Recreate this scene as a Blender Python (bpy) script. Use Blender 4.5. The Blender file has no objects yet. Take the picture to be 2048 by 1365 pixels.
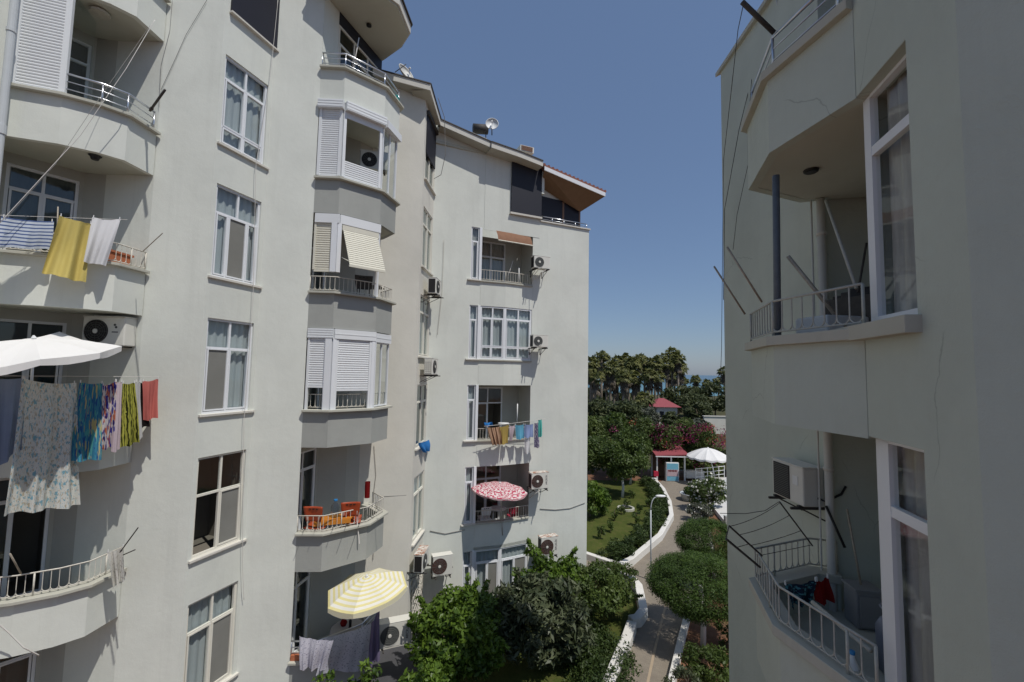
import bpy, math, random
import numpy as np
from mathutils import Vector, Matrix
PI = math.pi
R = math.radians
sc = bpy.context.scene
COL = sc.collection

# ------------------------------------------------------------------ camera, sky, sun
FPX, PITCH, ROLL = 870.8, 0.06959, -0.0198      # focal length in photo pixels, tilt up, roll
cam = bpy.data.cameras.new('camera')
cam.sensor_width = 36.0
cam.lens = FPX * 36.0 / 2048.0
cam.clip_start = 0.05
cam.clip_end = 60000
co = bpy.data.objects.new('camera', cam)
COL.objects.link(co)
co.matrix_world = Matrix.Rotation(PI / 2 + PITCH, 4, 'X') @ Matrix.Rotation(-ROLL, 4, 'Z')
sc.camera = co
SUNV = Vector((0.40, -0.38, 1.0)).normalized()
world = bpy.data.worlds.new('World')
sc.world = world
world.use_nodes = True
wn = world.node_tree
sky = wn.nodes.new('ShaderNodeTexSky')
sky.sky_type = 'NISHITA'
sky.sun_disc = False
sky.sun_elevation = math.asin(SUNV.z)
sky.sun_rotation = math.atan2(SUNV.x, SUNV.y)
sky.altitude = 0
sky.air_density = 1.0
sky.dust_density = 0.7
sky.ozone_density = 2.6
sm = wn.nodes.new('ShaderNodeMix'); sm.data_type = 'RGBA'; sm.inputs['Factor'].default_value = 0.58   # flat blue mixed in to even the sky out
sm.inputs['B'].default_value = (1.02, 1.58, 2.80, 1); wn.links.new(sky.outputs[0], sm.inputs['A'])
wn.links.new(sm.outputs['Result'], wn.nodes['Background'].inputs[0])
wn.nodes['Background'].inputs[1].default_value = 0.108
sl = bpy.data.lights.new('sun', 'SUN')
sl.energy = 3.1
sl.angle = R(0.5)
sl.color = (1.0, 0.955, 0.89)
so = bpy.data.objects.new('sun', sl)
COL.objects.link(so)
so.rotation_euler = SUNV.to_track_quat('Z', 'Y').to_euler()
sc.view_settings.view_transform = 'Standard'
sc.view_settings.look = 'None'
sc.view_settings.gamma = 1.0
sc.view_settings.exposure = 0.12
sc.view_settings.use_curve_mapping = False
try:
    sc.cycles.max_bounces = 8
    sc.cycles.transparent_max_bounces = 24
except Exception:
    pass

# ------------------------------------------------------------------ helpers: geometry of the view
def ray(x, y):
    u = (x - 1024) / FPX; v = -(y - 682.5) / FPX
    c, s = math.cos(-ROLL), math.sin(-ROLL)
    u, v = c * u - s * v, s * u + c * v
    c, s = math.cos(PITCH), math.sin(PITCH)
    return Vector((u, c - v * s, s + v * c))
def dep(x, y, Y):                      # point seen at a photo pixel, at distance Y
    d = ray(x, y); return d * (Y / d.y)
def hz(x, y, z):                       # point seen at a photo pixel, at height z
    d = ray(x, y); return d * (z / d.z)
class Fr:                              # frame of a vertical facet: s along it (left to right as seen), o outwards, z up
    def __init__(f, A, B):
        f.A = Vector((A[0], A[1], 0)); b = Vector((B[0], B[1], 0)); d = b - f.A
        f.L = d.length; f.t = d.normalized(); f.n = Vector((f.t.y, -f.t.x, 0))
    def p(f, s, o, z): return f.A + f.t * s + f.n * o + Vector((0, 0, z))
    def at(f, x, y, o=0.0):            # where the sight line of a pixel meets the facet pushed out by o
        d = ray(x, y); a = f.A + f.n * o
        k = f.n.dot(a) / f.n.dot(d); q = d * k
        return q
    def sz(f, x, y, o=0.0):
        q = f.at(x, y, o); return (q - f.A).dot(f.t), q.z
def V(*a): return Vector(a)
def v3(p, z=None): return Vector((p[0], p[1], p[2] if z is None else z))
def offs(poly, d, closed=False):
    P = [Vector((p[0], p[1])) for p in poly]; n = len(P); out = []
    for i in range(n):
        a = P[i - 1] if (i > 0 or closed) else None
        b = P[(i + 1) % n] if (i < n - 1 or closed) else None
        ns = []
        if a is not None:
            t = (P[i] - a).normalized(); ns.append(Vector((t.y, -t.x)))
        if b is not None:
            t = (b - P[i]).normalized(); ns.append(Vector((t.y, -t.x)))
        if len(ns) == 2:
            m = (ns[0] + ns[1]); m = m / max(0.35, m.length_squared / 2) if m.length > 1e-6 else ns[0]
            m = (ns[0] + ns[1]); k = max(0.45, (1 + ns[0].dot(ns[1]))); m = m / k
        else: m = ns[0]
        out.append((P[i].x + m.x * d, P[i].y + m.y * d))
    return out

# ------------------------------------------------------------------ mesh builder
class MB:
    def __init__(s): s.v = []; s.f = []; s.uv = {}; s.sm = False
    def face(s, pts, uv=None):
        b = len(s.v); s.v += [Vector(p) for p in pts]; s.f.append(tuple(range(b, b + len(pts))))
        if uv: s.uv[len(s.f) - 1] = uv
    def hexa(s, p):                    # 8 corners: bottom 4, top 4
        b = len(s.v); s.v += [Vector(q) for q in p]
        for q in ((0, 3, 2, 1), (4, 5, 6, 7), (0, 1, 5, 4), (1, 2, 6, 5), (2, 3, 7, 6), (3, 0, 4, 7)):
            s.f.append(tuple(b + i for i in q))
    def fbox(s, fr, s0, s1, o0, o1, z0, z1):
        s.hexa([fr.p(s0, o1, z0), fr.p(s1, o1, z0), fr.p(s1, o0, z0), fr.p(s0, o0, z0),
                fr.p(s0, o1, z1), fr.p(s1, o1, z1), fr.p(s1, o0, z1), fr.p(s0, o0, z1)])
    def box(s, c, d, rz=0.0, M=None):
        hx, hy, hz_ = d[0] / 2, d[1] / 2, d[2] / 2
        pts = [(-hx, -hy, -hz_), (hx, -hy, -hz_), (hx, hy, -hz_), (-hx, hy, -hz_), (-hx, -hy, hz_), (hx, -hy, hz_), (hx, hy, hz_), (-hx, hy, hz_)]
        m = M if M is not None else Matrix.Rotation(rz, 3, 'Z')
        s.hexa([Vector(c) + m @ Vector(p) for p in pts])
    def tube(s, pts, r, n=6, cap=True, r2=None):
        pts = [Vector(p) for p in pts]; b = len(s.v); m = len(pts)
        up = None
        for i, p in enumerate(pts):
            t = (pts[min(i + 1, m - 1)] - pts[max(i - 1, 0)]).normalized()
            if up is None or abs(up.dot(t)) > 0.98:
                up = Vector((0, 0, 1)) if abs(t.z) < 0.9 else Vector((1, 0, 0))
            a = t.cross(up).normalized(); c = a.cross(t).normalized(); up = c
            rr = r if r2 is None else r + (r2 - r) * i / max(1, m - 1)
            if isinstance(r, (list, tuple)): rr = r[i]
            for k in range(n):
                an = 2 * PI * k / n
                s.v.append(p + a * math.cos(an) * rr + c * math.sin(an) * rr)
        for i in range(m - 1):
            for k in range(n):
                k2 = (k + 1) % n
                s.f.append((b + i * n + k, b + i * n + k2, b + (i + 1) * n + k2, b + (i + 1) * n + k))
        if cap:
            s.f.append(tuple(b + k for k in range(n))[::-1]); s.f.append(tuple(b + (m - 1) * n + k for k in range(n)))
    def prism(s, poly, z0, z1):
        n = len(poly); b = len(s.v)
        s.v += [v3(p, z0) for p in poly] + [v3(p, z1) for p in poly]
        s.f.append(tuple(range(b, b + n))[::-1]); s.f.append(tuple(range(b + n, b + 2 * n)))
        for i in range(n):
            j = (i + 1) % n; s.f.append((b + i, b + j, b + n + j, b + n + i))
    def strip(s, poly, din, dout, z0, z1):   # band following a polyline
        a = offs(poly, dout); c = offs(poly, -din); n = len(poly); b = len(s.v)
        for i in range(n): s.v += [v3(a[i], z0), v3(a[i], z1), v3(c[i], z0), v3(c[i], z1)]
        for i in range(n - 1):
            q = b + 4 * i; r = q + 4
            s.f += [(q, r, r + 1, q + 1), (q + 2, q + 3, r + 3, r + 2), (q + 1, r + 1, r + 3, q + 3), (q, q + 2, r + 2, r)]
        s.f += [(b, b + 1, b + 3, b + 2), (b + 4 * n - 4, b + 4 * n - 2, b + 4 * n - 1, b + 4 * n - 3)]
    def grid(s, fn, nu, nv, closeu=False):
        b = len(s.v)
        for j in range(nv + 1):
            for i in range(nu + 1): s.v.append(Vector(fn(i / nu, j / nv)))
        for j in range(nv):
            for i in range(nu):
                a = b + j * (nu + 1) + i
                s.f.append((a, a + 1, a + nu + 2, a + nu + 1))
                s.uv[len(s.f) - 1] = [(i / nu, j / nv), ((i + 1) / nu, j / nv), ((i + 1) / nu, (j + 1) / nv), (i / nu, (j + 1) / nv)]
    def lathe(s, c, prof, n=16, M=None):    # prof: list of (r, z)
        b = len(s.v); m = M if M is not None else Matrix.Identity(3); c = Vector(c)
        for r, z in prof:
            for k in range(n):
                an = 2 * PI * k / n; s.v.append(c + m @ Vector((r * math.cos(an), r * math.sin(an), z)))
        for i in range(len(prof) - 1):
            for k in range(n):
                k2 = (k + 1) % n; s.f.append((b + i * n + k, b + i * n + k2, b + (i + 1) * n + k2, b + (i + 1) * n + k))
        s.f.append(tuple(b + k for k in range(n))[::-1]); s.f.append(tuple(b + (len(prof) - 1) * n + k for k in range(n)))
    def build(s, name, mat, parent=None, smooth=False, origin=None, bevel=0):
        me = bpy.data.meshes.new(name)
        if parent is not None:
            o0 = Vector((0, 0, 0)); q = parent
            while q is not None: o0 += q.location; q = q.parent
        elif origin is not None: o0 = Vector(origin)
        else:
            xs = [v.x for v in s.v]; ys = [v.y for v in s.v]; zs = [v.z for v in s.v]
            o0 = Vector(((min(xs) + max(xs)) / 2, (min(ys) + max(ys)) / 2, min(zs)))
        me.from_pydata([tuple(v - o0) for v in s.v], [], s.f)
        if s.uv:
            ul = me.uv_layers.new(name='UVMap')
            for fi, uv in s.uv.items():
                for k, li in enumerate(me.polygons[fi].loop_indices): ul.data[li].uv = uv[k]
        me.materials.append(mat)
        me.validate()
        if smooth: me.shade_smooth()
        ob = bpy.data.objects.new(name, me); COL.objects.link(ob)
        if parent is not None: ob.parent = parent
        else: ob.location = o0
        if bevel:
            bv = ob.modifiers.new('bevel', 'BEVEL'); bv.width = bevel; bv.segments = 2; bv.limit_method = 'ANGLE'
        return ob
def tag(o, label=None, cat=None, group=None, kind=None):
    if label: o['label'] = label
    if cat: o['category'] = cat
    if group: o['group'] = group
    if kind: o['kind'] = kind
    return o
def thing(name, label, cat, loc=(0, 0, 0), group=None):
    o = bpy.data.objects.new(name, None); COL.objects.link(o); o.location = loc; o.empty_display_size = 0.2
    return tag(o, label, cat, group)
def copy_tree(o, parent=None):
    c = o.copy(); COL.objects.link(c); c.parent = parent
    for ch in list(o.children): copy_tree(ch, c)
    return c

# ------------------------------------------------------------------ materials
def mat_new(name):
    m = bpy.data.materials.new(name); m.use_nodes = True
    return m, m.node_tree, m.node_tree.nodes['Principled BSDF']
def mix(nt, a, b, fac, mode='MIX'):
    n = nt.nodes.new('ShaderNodeMix'); n.data_type = 'RGBA'; n.blend_type = mode
    for sock, val in ((n.inputs['Factor'], fac), (n.inputs['A'], a), (n.inputs['B'], b)):
        if hasattr(val, 'is_linked'): nt.links.new(val, sock)
        elif isinstance(val, (tuple, list)): sock.default_value = (*val, 1)[:4]
        else: sock.default_value = val
    return n.outputs['Result']
def noise(nt, scale, detail=4, rough=0.6, coord='Object', stretch=None, dist=0):
    tc = nt.nodes.new('ShaderNodeTexCoord'); nz = nt.nodes.new('ShaderNodeTexNoise')
    nz.inputs['Scale'].default_value = scale; nz.inputs['Detail'].default_value = detail; nz.inputs['Roughness'].default_value = rough
    nz.inputs['Distortion'].default_value = dist
    src = tc.outputs[coord]
    if stretch:
        mp = nt.nodes.new('ShaderNodeMapping'); mp.inputs['Scale'].default_value = stretch; nt.links.new(src, mp.inputs[0]); src = mp.outputs[0]
    nt.links.new(src, nz.inputs['Vector']); return nz.outputs['Fac']
def ramp(nt, src, stops):
    r = nt.nodes.new('ShaderNodeValToRGB'); nt.links.new(src, r.inputs[0])
    while len(r.color_ramp.elements) < len(stops): r.color_ramp.elements.new(0.5)
    for e, (p, c) in zip(r.color_ramp.elements, stops):
        e.position = p; e.color = (c, c, c, 1) if isinstance(c, (int, float)) else (*c, 1)
    return r.outputs[0]
def bump(nt, b, src, strength=0.3, dist=0.01):
    n = nt.nodes.new('ShaderNodeBump'); n.inputs['Strength'].default_value = strength; n.inputs['Distance'].default_value = dist
    nt.links.new(src, n.inputs['Height']); nt.links.new(n.outputs[0], b.inputs['Normal'])
def plain(name, col, rough=0.6, metal=0.0, var=0.12, scale=6, spec=0.4, bmp=0):
    m, nt, b = mat_new(name)
    n = noise(nt, scale, 5)
    c = mix(nt, tuple(x * (1 - var) for x in col), tuple(min(1, x * (1 + var)) for x in col), n)
    nt.links.new(c, b.inputs['Base Color']); b.inputs['Roughness'].default_value = rough; b.inputs['Metallic'].default_value = metal
    b.inputs['Specular IOR Level'].default_value = spec
    if bmp: bump(nt, b, noise(nt, scale * 6, 4), bmp)
    return m
def stucco(name, col, dirt=(0.30, 0.28, 0.24), amount=0.5, crack=False):
    m, nt, b = mat_new(name)
    big = noise(nt, 0.55, 5, 0.65)
    c = mix(nt, tuple(x * 0.90 for x in col), tuple(min(1, x * 1.05) for x in col), ramp(nt, big, [(0.3, 0), (0.7, 1)]))
    pt = noise(nt, 0.8, 1, 0.3, stretch=(1, 1, .6)); c = mix(nt, c, tuple(min(1, x * 1.07) for x in col), ramp(nt, pt, [(0.545, 0), (0.575, .28)]))   # repainted patches
    # rain streaks running down and blotchy dirt
    st = noise(nt, 1.0, 6, 0.7, stretch=(5.0, 5.0, 0.28))
    c = mix(nt, c, tuple(x * 0.86 for x in col), ramp(nt, st, [(0.52, 0), (0.8, amount * 0.9)]))
    bl = noise(nt, 2.3, 8, 0.75, dist=0.6)
    c = mix(nt, c, dirt, ramp(nt, bl, [(0.66, 0), (0.80, amount * 0.5)]))
    if crack:
        tc = nt.nodes.new('ShaderNodeTexCoord'); mp = nt.nodes.new('ShaderNodeMapping'); mp.inputs['Scale'].default_value = (1, 1, 0.8)
        nz = nt.nodes.new('ShaderNodeTexNoise'); nz.inputs['Scale'].default_value = 1.5; nz.inputs['Detail'].default_value = 6
        vv = nt.nodes.new('ShaderNodeTexVoronoi'); vv.feature = 'DISTANCE_TO_EDGE'; vv.inputs['Scale'].default_value = 0.55
        md = nt.nodes.new('ShaderNodeVectorMath'); md.operation = 'MULTIPLY_ADD'
        nt.links.new(tc.outputs['Object'], mp.inputs[0]); nt.links.new(mp.outputs[0], nz.inputs['Vector'])
        nt.links.new(nz.outputs['Color'], md.inputs[0]); md.inputs[1].default_value = (0.5, 0.5, 0.5); nt.links.new(mp.outputs[0], md.inputs[2])
        nt.links.new(md.outputs[0], vv.inputs['Vector'])
        k = ramp(nt, vv.outputs['Distance'], [(0.0, 1.0), (0.0035, 0.0)])
        gate = ramp(nt, noise(nt, 0.9, 2), [(0.5, 0), (0.56, 0.55)])
        kk = nt.nodes.new('ShaderNodeMath'); kk.operation = 'MULTIPLY'; nt.links.new(k, kk.inputs[0]); nt.links.new(gate, kk.inputs[1])
        c = mix(nt, c, tuple(x * 0.45 for x in col), kk.outputs[0])
    nt.links.new(c, b.inputs['Base Color']); b.inputs['Roughness'].default_value = 0.9
    b.inputs['Specular IOR Level'].default_value = 0.15
    f1 = noise(nt, 5, 6, 0.7); f2 = noise(nt, 90, 3, 0.7)
    ad = nt.nodes.new('ShaderNodeMath'); ad.operation = 'ADD'; nt.links.new(f1, ad.inputs[0])
    ml = nt.nodes.new('ShaderNodeMath'); ml.operation = 'MULTIPLY'; ml.inputs[1].default_value = 0.18; nt.links.new(f2, ml.inputs[0]); nt.links.new(ml.outputs[0], ad.inputs[1])
    bump(nt, b, ad.outputs[0], 0.45 if crack else 0.22, 0.025)
    return m
def glass_mat(name, tint=(0.86, 0.90, 0.90), refl=1.0):
    m = bpy.data.materials.new(name); m.use_nodes = True; nt = m.node_tree; nt.nodes.clear()
    out = nt.nodes.new('ShaderNodeOutputMaterial'); tr = nt.nodes.new('ShaderNodeBsdfTransparent'); gl = nt.nodes.new('ShaderNodeBsdfGlossy')
    lw = nt.nodes.new('ShaderNodeLayerWeight'); lw.inputs[0].default_value = 0.5
    pw = nt.nodes.new('ShaderNodeMath'); pw.operation = 'POWER'; pw.inputs[1].default_value = 4.0; nt.links.new(lw.outputs['Facing'], pw.inputs[0])
    mx = nt.nodes.new('ShaderNodeMixShader')
    ml = nt.nodes.new('ShaderNodeMath'); ml.operation = 'MULTIPLY_ADD'; ml.inputs[1].default_value = 0.9 * refl; ml.inputs[2].default_value = 0.07 * refl
    tr.inputs[0].default_value = (*tint, 1); gl.inputs[0].default_value = (0.9, 0.95, 0.95, 1); gl.inputs[1].default_value = 0.03
    tc = nt.nodes.new('ShaderNodeTexCoord'); nz = nt.nodes.new('ShaderNodeTexNoise'); nz.inputs['Scale'].default_value = 1.4
    bp = nt.nodes.new('ShaderNodeBump'); bp.inputs['Strength'].default_value = 0.06; bp.inputs['Distance'].default_value = 0.05
    nt.links.new(tc.outputs['Object'], nz.inputs['Vector']); nt.links.new(nz.outputs['Fac'], bp.inputs['Height']); nt.links.new(bp.outputs[0], gl.inputs['Normal'])
    nt.links.new(pw.outputs[0], ml.inputs[0]); nt.links.new(ml.outputs[0], mx.inputs[0]); nt.links.new(tr.outputs[0], mx.inputs[1]); nt.links.new(gl.outputs[0], mx.inputs[2])
    nt.links.new(mx.outputs[0], out.inputs[0]); return m
def cloth_mat(name, fn, rough=0.9, trans=0.25):
    m, nt, b = mat_new(name)
    c = fn(nt)
    if isinstance(c, tuple): b.inputs['Base Color'].default_value = (*c, 1)
    else: nt.links.new(c, b.inputs['Base Color'])
    b.inputs['Roughness'].default_value = rough; b.inputs['Specular IOR Level'].default_value = 0.1
    tl = nt.nodes.new('ShaderNodeBsdfTranslucent'); mx = nt.nodes.new('ShaderNodeMixShader'); mx.inputs[0].default_value = trans
    if isinstance(c, tuple): tl.inputs[0].default_value = (*c, 1)
    else: nt.links.new(c, tl.inputs[0])
    bump(nt, b, noise(nt, 160, 2, coord='Object'), 0.15, 0.002)
    nt.links.new(b.outputs[0], mx.inputs[1]); nt.links.new(tl.outputs[0], mx.inputs[2]); nt.links.new(mx.outputs[0], nt.nodes['Material Output'].inputs[0])
    return m
def stripes(nt, a, b, freq, axis='Y', duty=0.5, soft=0.02, coord='UV', dist=0.0):
    tc = nt.nodes.new('ShaderNodeTexCoord'); sp = nt.nodes.new('ShaderNodeSeparateXYZ'); nt.links.new(tc.outputs[coord], sp.inputs[0])
    ml = nt.nodes.new('ShaderNodeMath'); ml.operation = 'MULTIPLY'; ml.inputs[1].default_value = freq; nt.links.new(sp.outputs[axis], ml.inputs[0])
    src = ml.outputs[0]
    if dist:
        nz = noise(nt, 6, 2, coord=coord); m2 = nt.nodes.new('ShaderNodeMath'); m2.operation = 'MULTIPLY_ADD'; m2.inputs[1].default_value = dist
        nt.links.new(nz, m2.inputs[0]); nt.links.new(src, m2.inputs[2]); src = m2.outputs[0]
    fr = nt.nodes.new('ShaderNodeMath'); fr.operation = 'FRACT'; nt.links.new(src, fr.inputs[0])
    return mix(nt, a, b, ramp(nt, fr.outputs[0], [(duty - soft, 0), (duty + soft, 1)]))
def blotches(nt, base, cols, scale=14, lo=0.56, coord='UV', stretch=None):
    c = base
    for i, q in enumerate(cols):
        n = noise(nt, scale * (1 + 0.31 * i), 2, 0.5, coord=coord, stretch=stretch or (1 + i * .2, 1 - i * .1, 1))
        c = mix(nt, c, q, ramp(nt, n, [(lo + 0.012 * i, 0), (lo + 0.035 + 0.012 * i, 1)]))
    return c
def leaf_mat(name, dark, light, trans=0.3, rough=0.55):
    m, nt, b = mat_new(name)
    at = nt.nodes.new('ShaderNodeAttribute'); at.attribute_name = 'var'
    c = mix(nt, dark, light, at.outputs['Fac'])
    nt.links.new(c, b.inputs['Base Color']); b.inputs['Roughness'].default_value = rough; b.inputs['Specular IOR Level'].default_value = 0.35
    tl = nt.nodes.new('ShaderNodeBsdfTranslucent'); mx = nt.nodes.new('ShaderNodeMixShader'); mx.inputs[0].default_value = trans
    nt.links.new(mix(nt, c, (0.9, 1.0, 0.3), 0.35, 'MULTIPLY'), tl.inputs[0])
    nt.links.new(b.outputs[0], mx.inputs[1]); nt.links.new(tl.outputs[0], mx.inputs[2]); nt.links.new(mx.outputs[0], nt.nodes['Material Output'].inputs[0])
    return m

M = {}
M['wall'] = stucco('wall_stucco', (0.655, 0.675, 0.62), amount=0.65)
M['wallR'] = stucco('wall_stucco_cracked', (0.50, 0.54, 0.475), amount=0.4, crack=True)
M['wallwarm'] = stucco('wall_stucco_warm', (0.65, 0.635, 0.57), amount=0.4)
M['recess'] = stucco('recess_shade_plaster', (0.43, 0.43, 0.39), amount=0.5)  # wall stucco darkened, the shade of the recesses is put into its colour
M['grey'] = stucco('grey_paint', (0.365, 0.375, 0.35), amount=0.6)
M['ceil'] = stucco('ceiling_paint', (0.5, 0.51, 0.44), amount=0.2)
M['coping'] = stucco('coping_stone', (0.47, 0.465, 0.40), amount=0.9)
M['sill'] = stucco('sill_marble', (0.62, 0.60, 0.54), amount=0.7)
M['pvc'] = plain('white_pvc', (0.74, 0.76, 0.78), 0.35, var=0.03, scale=2)
M['oldpvc'] = plain('cream_pvc', (0.70, 0.68, 0.60), 0.5, var=0.06, scale=4)
M['slat'] = plain('white_slats', (0.72, 0.74, 0.75), 0.45, var=0.03, scale=3)
M['cream'] = plain('cream_slats', (0.66, 0.64, 0.54), 0.5, var=0.06, scale=3)
M['screen'] = plain('dark_screen', (0.014, 0.015, 0.024), 0.55, var=0.1, scale=3)
M['alu'] = plain('aluminium', (0.62, 0.64, 0.68), 0.28, 0.9, var=0.05)
M['rail'] = plain('painted_rail', (0.60, 0.57, 0.50), 0.6, var=0.35, scale=25)
M['railR'] = plain('weathered_rail', (0.44, 0.44, 0.39), 0.6, var=0.3, scale=30)
M['rust'] = plain('rusty_steel', (0.22, 0.12, 0.08), 0.85, var=0.5, scale=20)
M['iron'] = plain('dark_iron', (0.06, 0.055, 0.05), 0.7, var=0.4, scale=20)
M['rod'] = plain('worn_steel_rod', (0.36, 0.32, 0.26), 0.6, 0.3, var=0.4, scale=25)
M['bluepole'] = plain('blue_grey_pole', (0.12, 0.135, 0.15), 0.55, var=0.3, scale=15)
M['wire'] = plain('grey_wire', (0.28, 0.27, 0.25), 0.7)
M['wirew'] = plain('white_wire', (0.62, 0.60, 0.56), 0.7)
M['black'] = plain('black_plastic', (0.012, 0.012, 0.012), 0.5)
M['room'] = plain('dim_room_plaster', (0.16, 0.145, 0.12), 0.9, scale=2)  # dark base colour stands in for the dimness of the rooms
M['glass'] = glass_mat('window_glass')
M['glassr'] = glass_mat('clear_window_glass', (.92, .94, .93), .45)
M['glassd'] = glass_mat('dark_glass', (0.35, 0.38, 0.38))
M['acw'] = plain('ac_white', (0.66, 0.65, 0.59), 0.5, var=0.07, scale=5)
def rustlid():
    m, nt, b = mat_new('ac_rusty_top'); c = mix(nt, (0.62, 0.60, 0.54), (0.30, 0.13, 0.07), ramp(nt, noise(nt, 7, 7, .75), [(.46, 0), (.56, 1)])); nt.links.new(c, b.inputs['Base Color']); b.inputs['Roughness'].default_value = .8; return m
M['acrust'] = rustlid()
M['acfan'] = plain('ac_fan_black', (0.018, 0.016, 0.016), 0.6)
M['acfanr'] = plain('ac_fan_rusty', (0.075, 0.03, 0.022), 0.8, var=0.5, scale=15)
M['acgrey'] = plain('ac_fan_grey', (0.10, 0.105, 0.10), 0.6)
M['ink'] = plain('dark_print', (0.03, 0.03, 0.035), 0.6)
M['pipe'] = plain('grey_pipe', (0.52, 0.55, 0.56), 0.45, var=0.06)
M['curtain'] = cloth_mat('pale_curtain', lambda nt: mix(nt, (0.56, 0.61, 0.62), (0.76, 0.79, 0.79), noise(nt, 3, 3, stretch=(8, 8, 0.5))), trans=0.3)
M['blind'] = cloth_mat('grey_mesh_screen', lambda nt: mix(nt, (0.20, 0.20, 0.18), (0.27, 0.27, 0.25), noise(nt, 2, 3)), trans=0.1)
M['lace'] = cloth_mat('grey_lace_curtain', lambda nt: mix(nt, (0.40, 0.39, 0.37), (0.66, 0.65, 0.62), noise(nt, 5, 4, stretch=(7, 7, 0.6))), trans=0.25)
def tilefn():
    m, nt, b = mat_new('red_roof_tile')
    c = mix(nt, (0.20, 0.075, 0.055), (0.30, 0.12, 0.085), noise(nt, 8, 4)); nt.links.new(c, b.inputs['Base Color']); b.inputs['Roughness'].default_value = 0.85
    return m
M['tile'] = tilefn()
M['redroof'] = plain('red_sheet_roof', (0.27, 0.06, 0.07), 0.7, var=0.2, scale=3)
M['wood'] = plain('wood_soffit', (0.20, 0.12, 0.065), 0.6, var=0.2, scale=5)
M['brownwood'] = plain('brown_mullion', (0.20, 0.12, 0.08), 0.6)
M['fascia'] = stucco('painted_fascia', (0.60, 0.59, 0.54), amount=0.8)
M['orange'] = plain('orange_plastic', (0.36, 0.06, 0.02), 0.4, var=0.08)  # chair orange and table amber darkened to carry the balcony shade
M['amber'] = plain('amber_plastic', (0.55, 0.21, 0.03), 0.4, var=0.08)
M['whitepl'] = plain('white_plastic', (0.72, 0.73, 0.72), 0.4, var=0.04)
M['bluepl'] = plain('blue_plastic', (0.03, 0.22, 0.50), 0.4)
M['bark'] = plain('bark', (0.16, 0.12, 0.09), 0.9, var=0.35, scale=14, bmp=0.5)
M['limewash'] = plain('limewashed_trunk', (0.60, 0.59, 0.56), 0.9, var=0.15, scale=9)
M['palmtrunk'] = plain('palm_trunk', (0.24, 0.20, 0.16), 0.9, var=0.35, scale=5)
M['umbw'] = cloth_mat('white_parasol_cloth', lambda nt: mix(nt, (0.78, 0.77, 0.74), (0.86, 0.85, 0.83), noise(nt, 2, 3)), trans=0.15)

# ------------------------------------------------------------------ facade builders
def wall(mb, fr, s0, s1, z0, z1, holes=(), depth=0.12):
    """front sheet of a facet with openings and their reveals"""
    ss = sorted(set([s0, s1] + [h[0] for h in holes] + [h[1] for h in holes]))
    zs = sorted(set([z0, z1] + [h[2] for h in holes] + [h[3] for h in holes]))
    for i in range(len(ss) - 1):
        for j in range(len(zs) - 1):
            cs, cz = (ss[i] + ss[i + 1]) / 2, (zs[j] + zs[j + 1]) / 2
            if any(h[0] < cs < h[1] and h[2] < cz < h[3] for h in holes): continue
            mb.face([fr.p(ss[i], 0, zs[j]), fr.p(ss[i + 1], 0, zs[j]), fr.p(ss[i + 1], 0, zs[j + 1]), fr.p(ss[i], 0, zs[j + 1])])
    for h in holes:
        d = h[4] if len(h) > 4 else depth
        a, b, c, e = h[:4]
        if d <= 0: continue
        if a > s0 + 1e-4: mb.face([fr.p(a, 0, c), fr.p(a, 0, e), fr.p(a, -d, e), fr.p(a, -d, c)])
        mb.face([fr.p(b, 0, c), fr.p(b, -d, c), fr.p(b, -d, e), fr.p(b, 0, e)])
        mb.face([fr.p(a, 0, e), fr.p(b, 0, e), fr.p(b, -d, e), fr.p(a, -d, e)])
        mb.face([fr.p(a, 0, c), fr.p(a, -d, c), fr.p(b, -d, c), fr.p(b, 0, c)])
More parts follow.
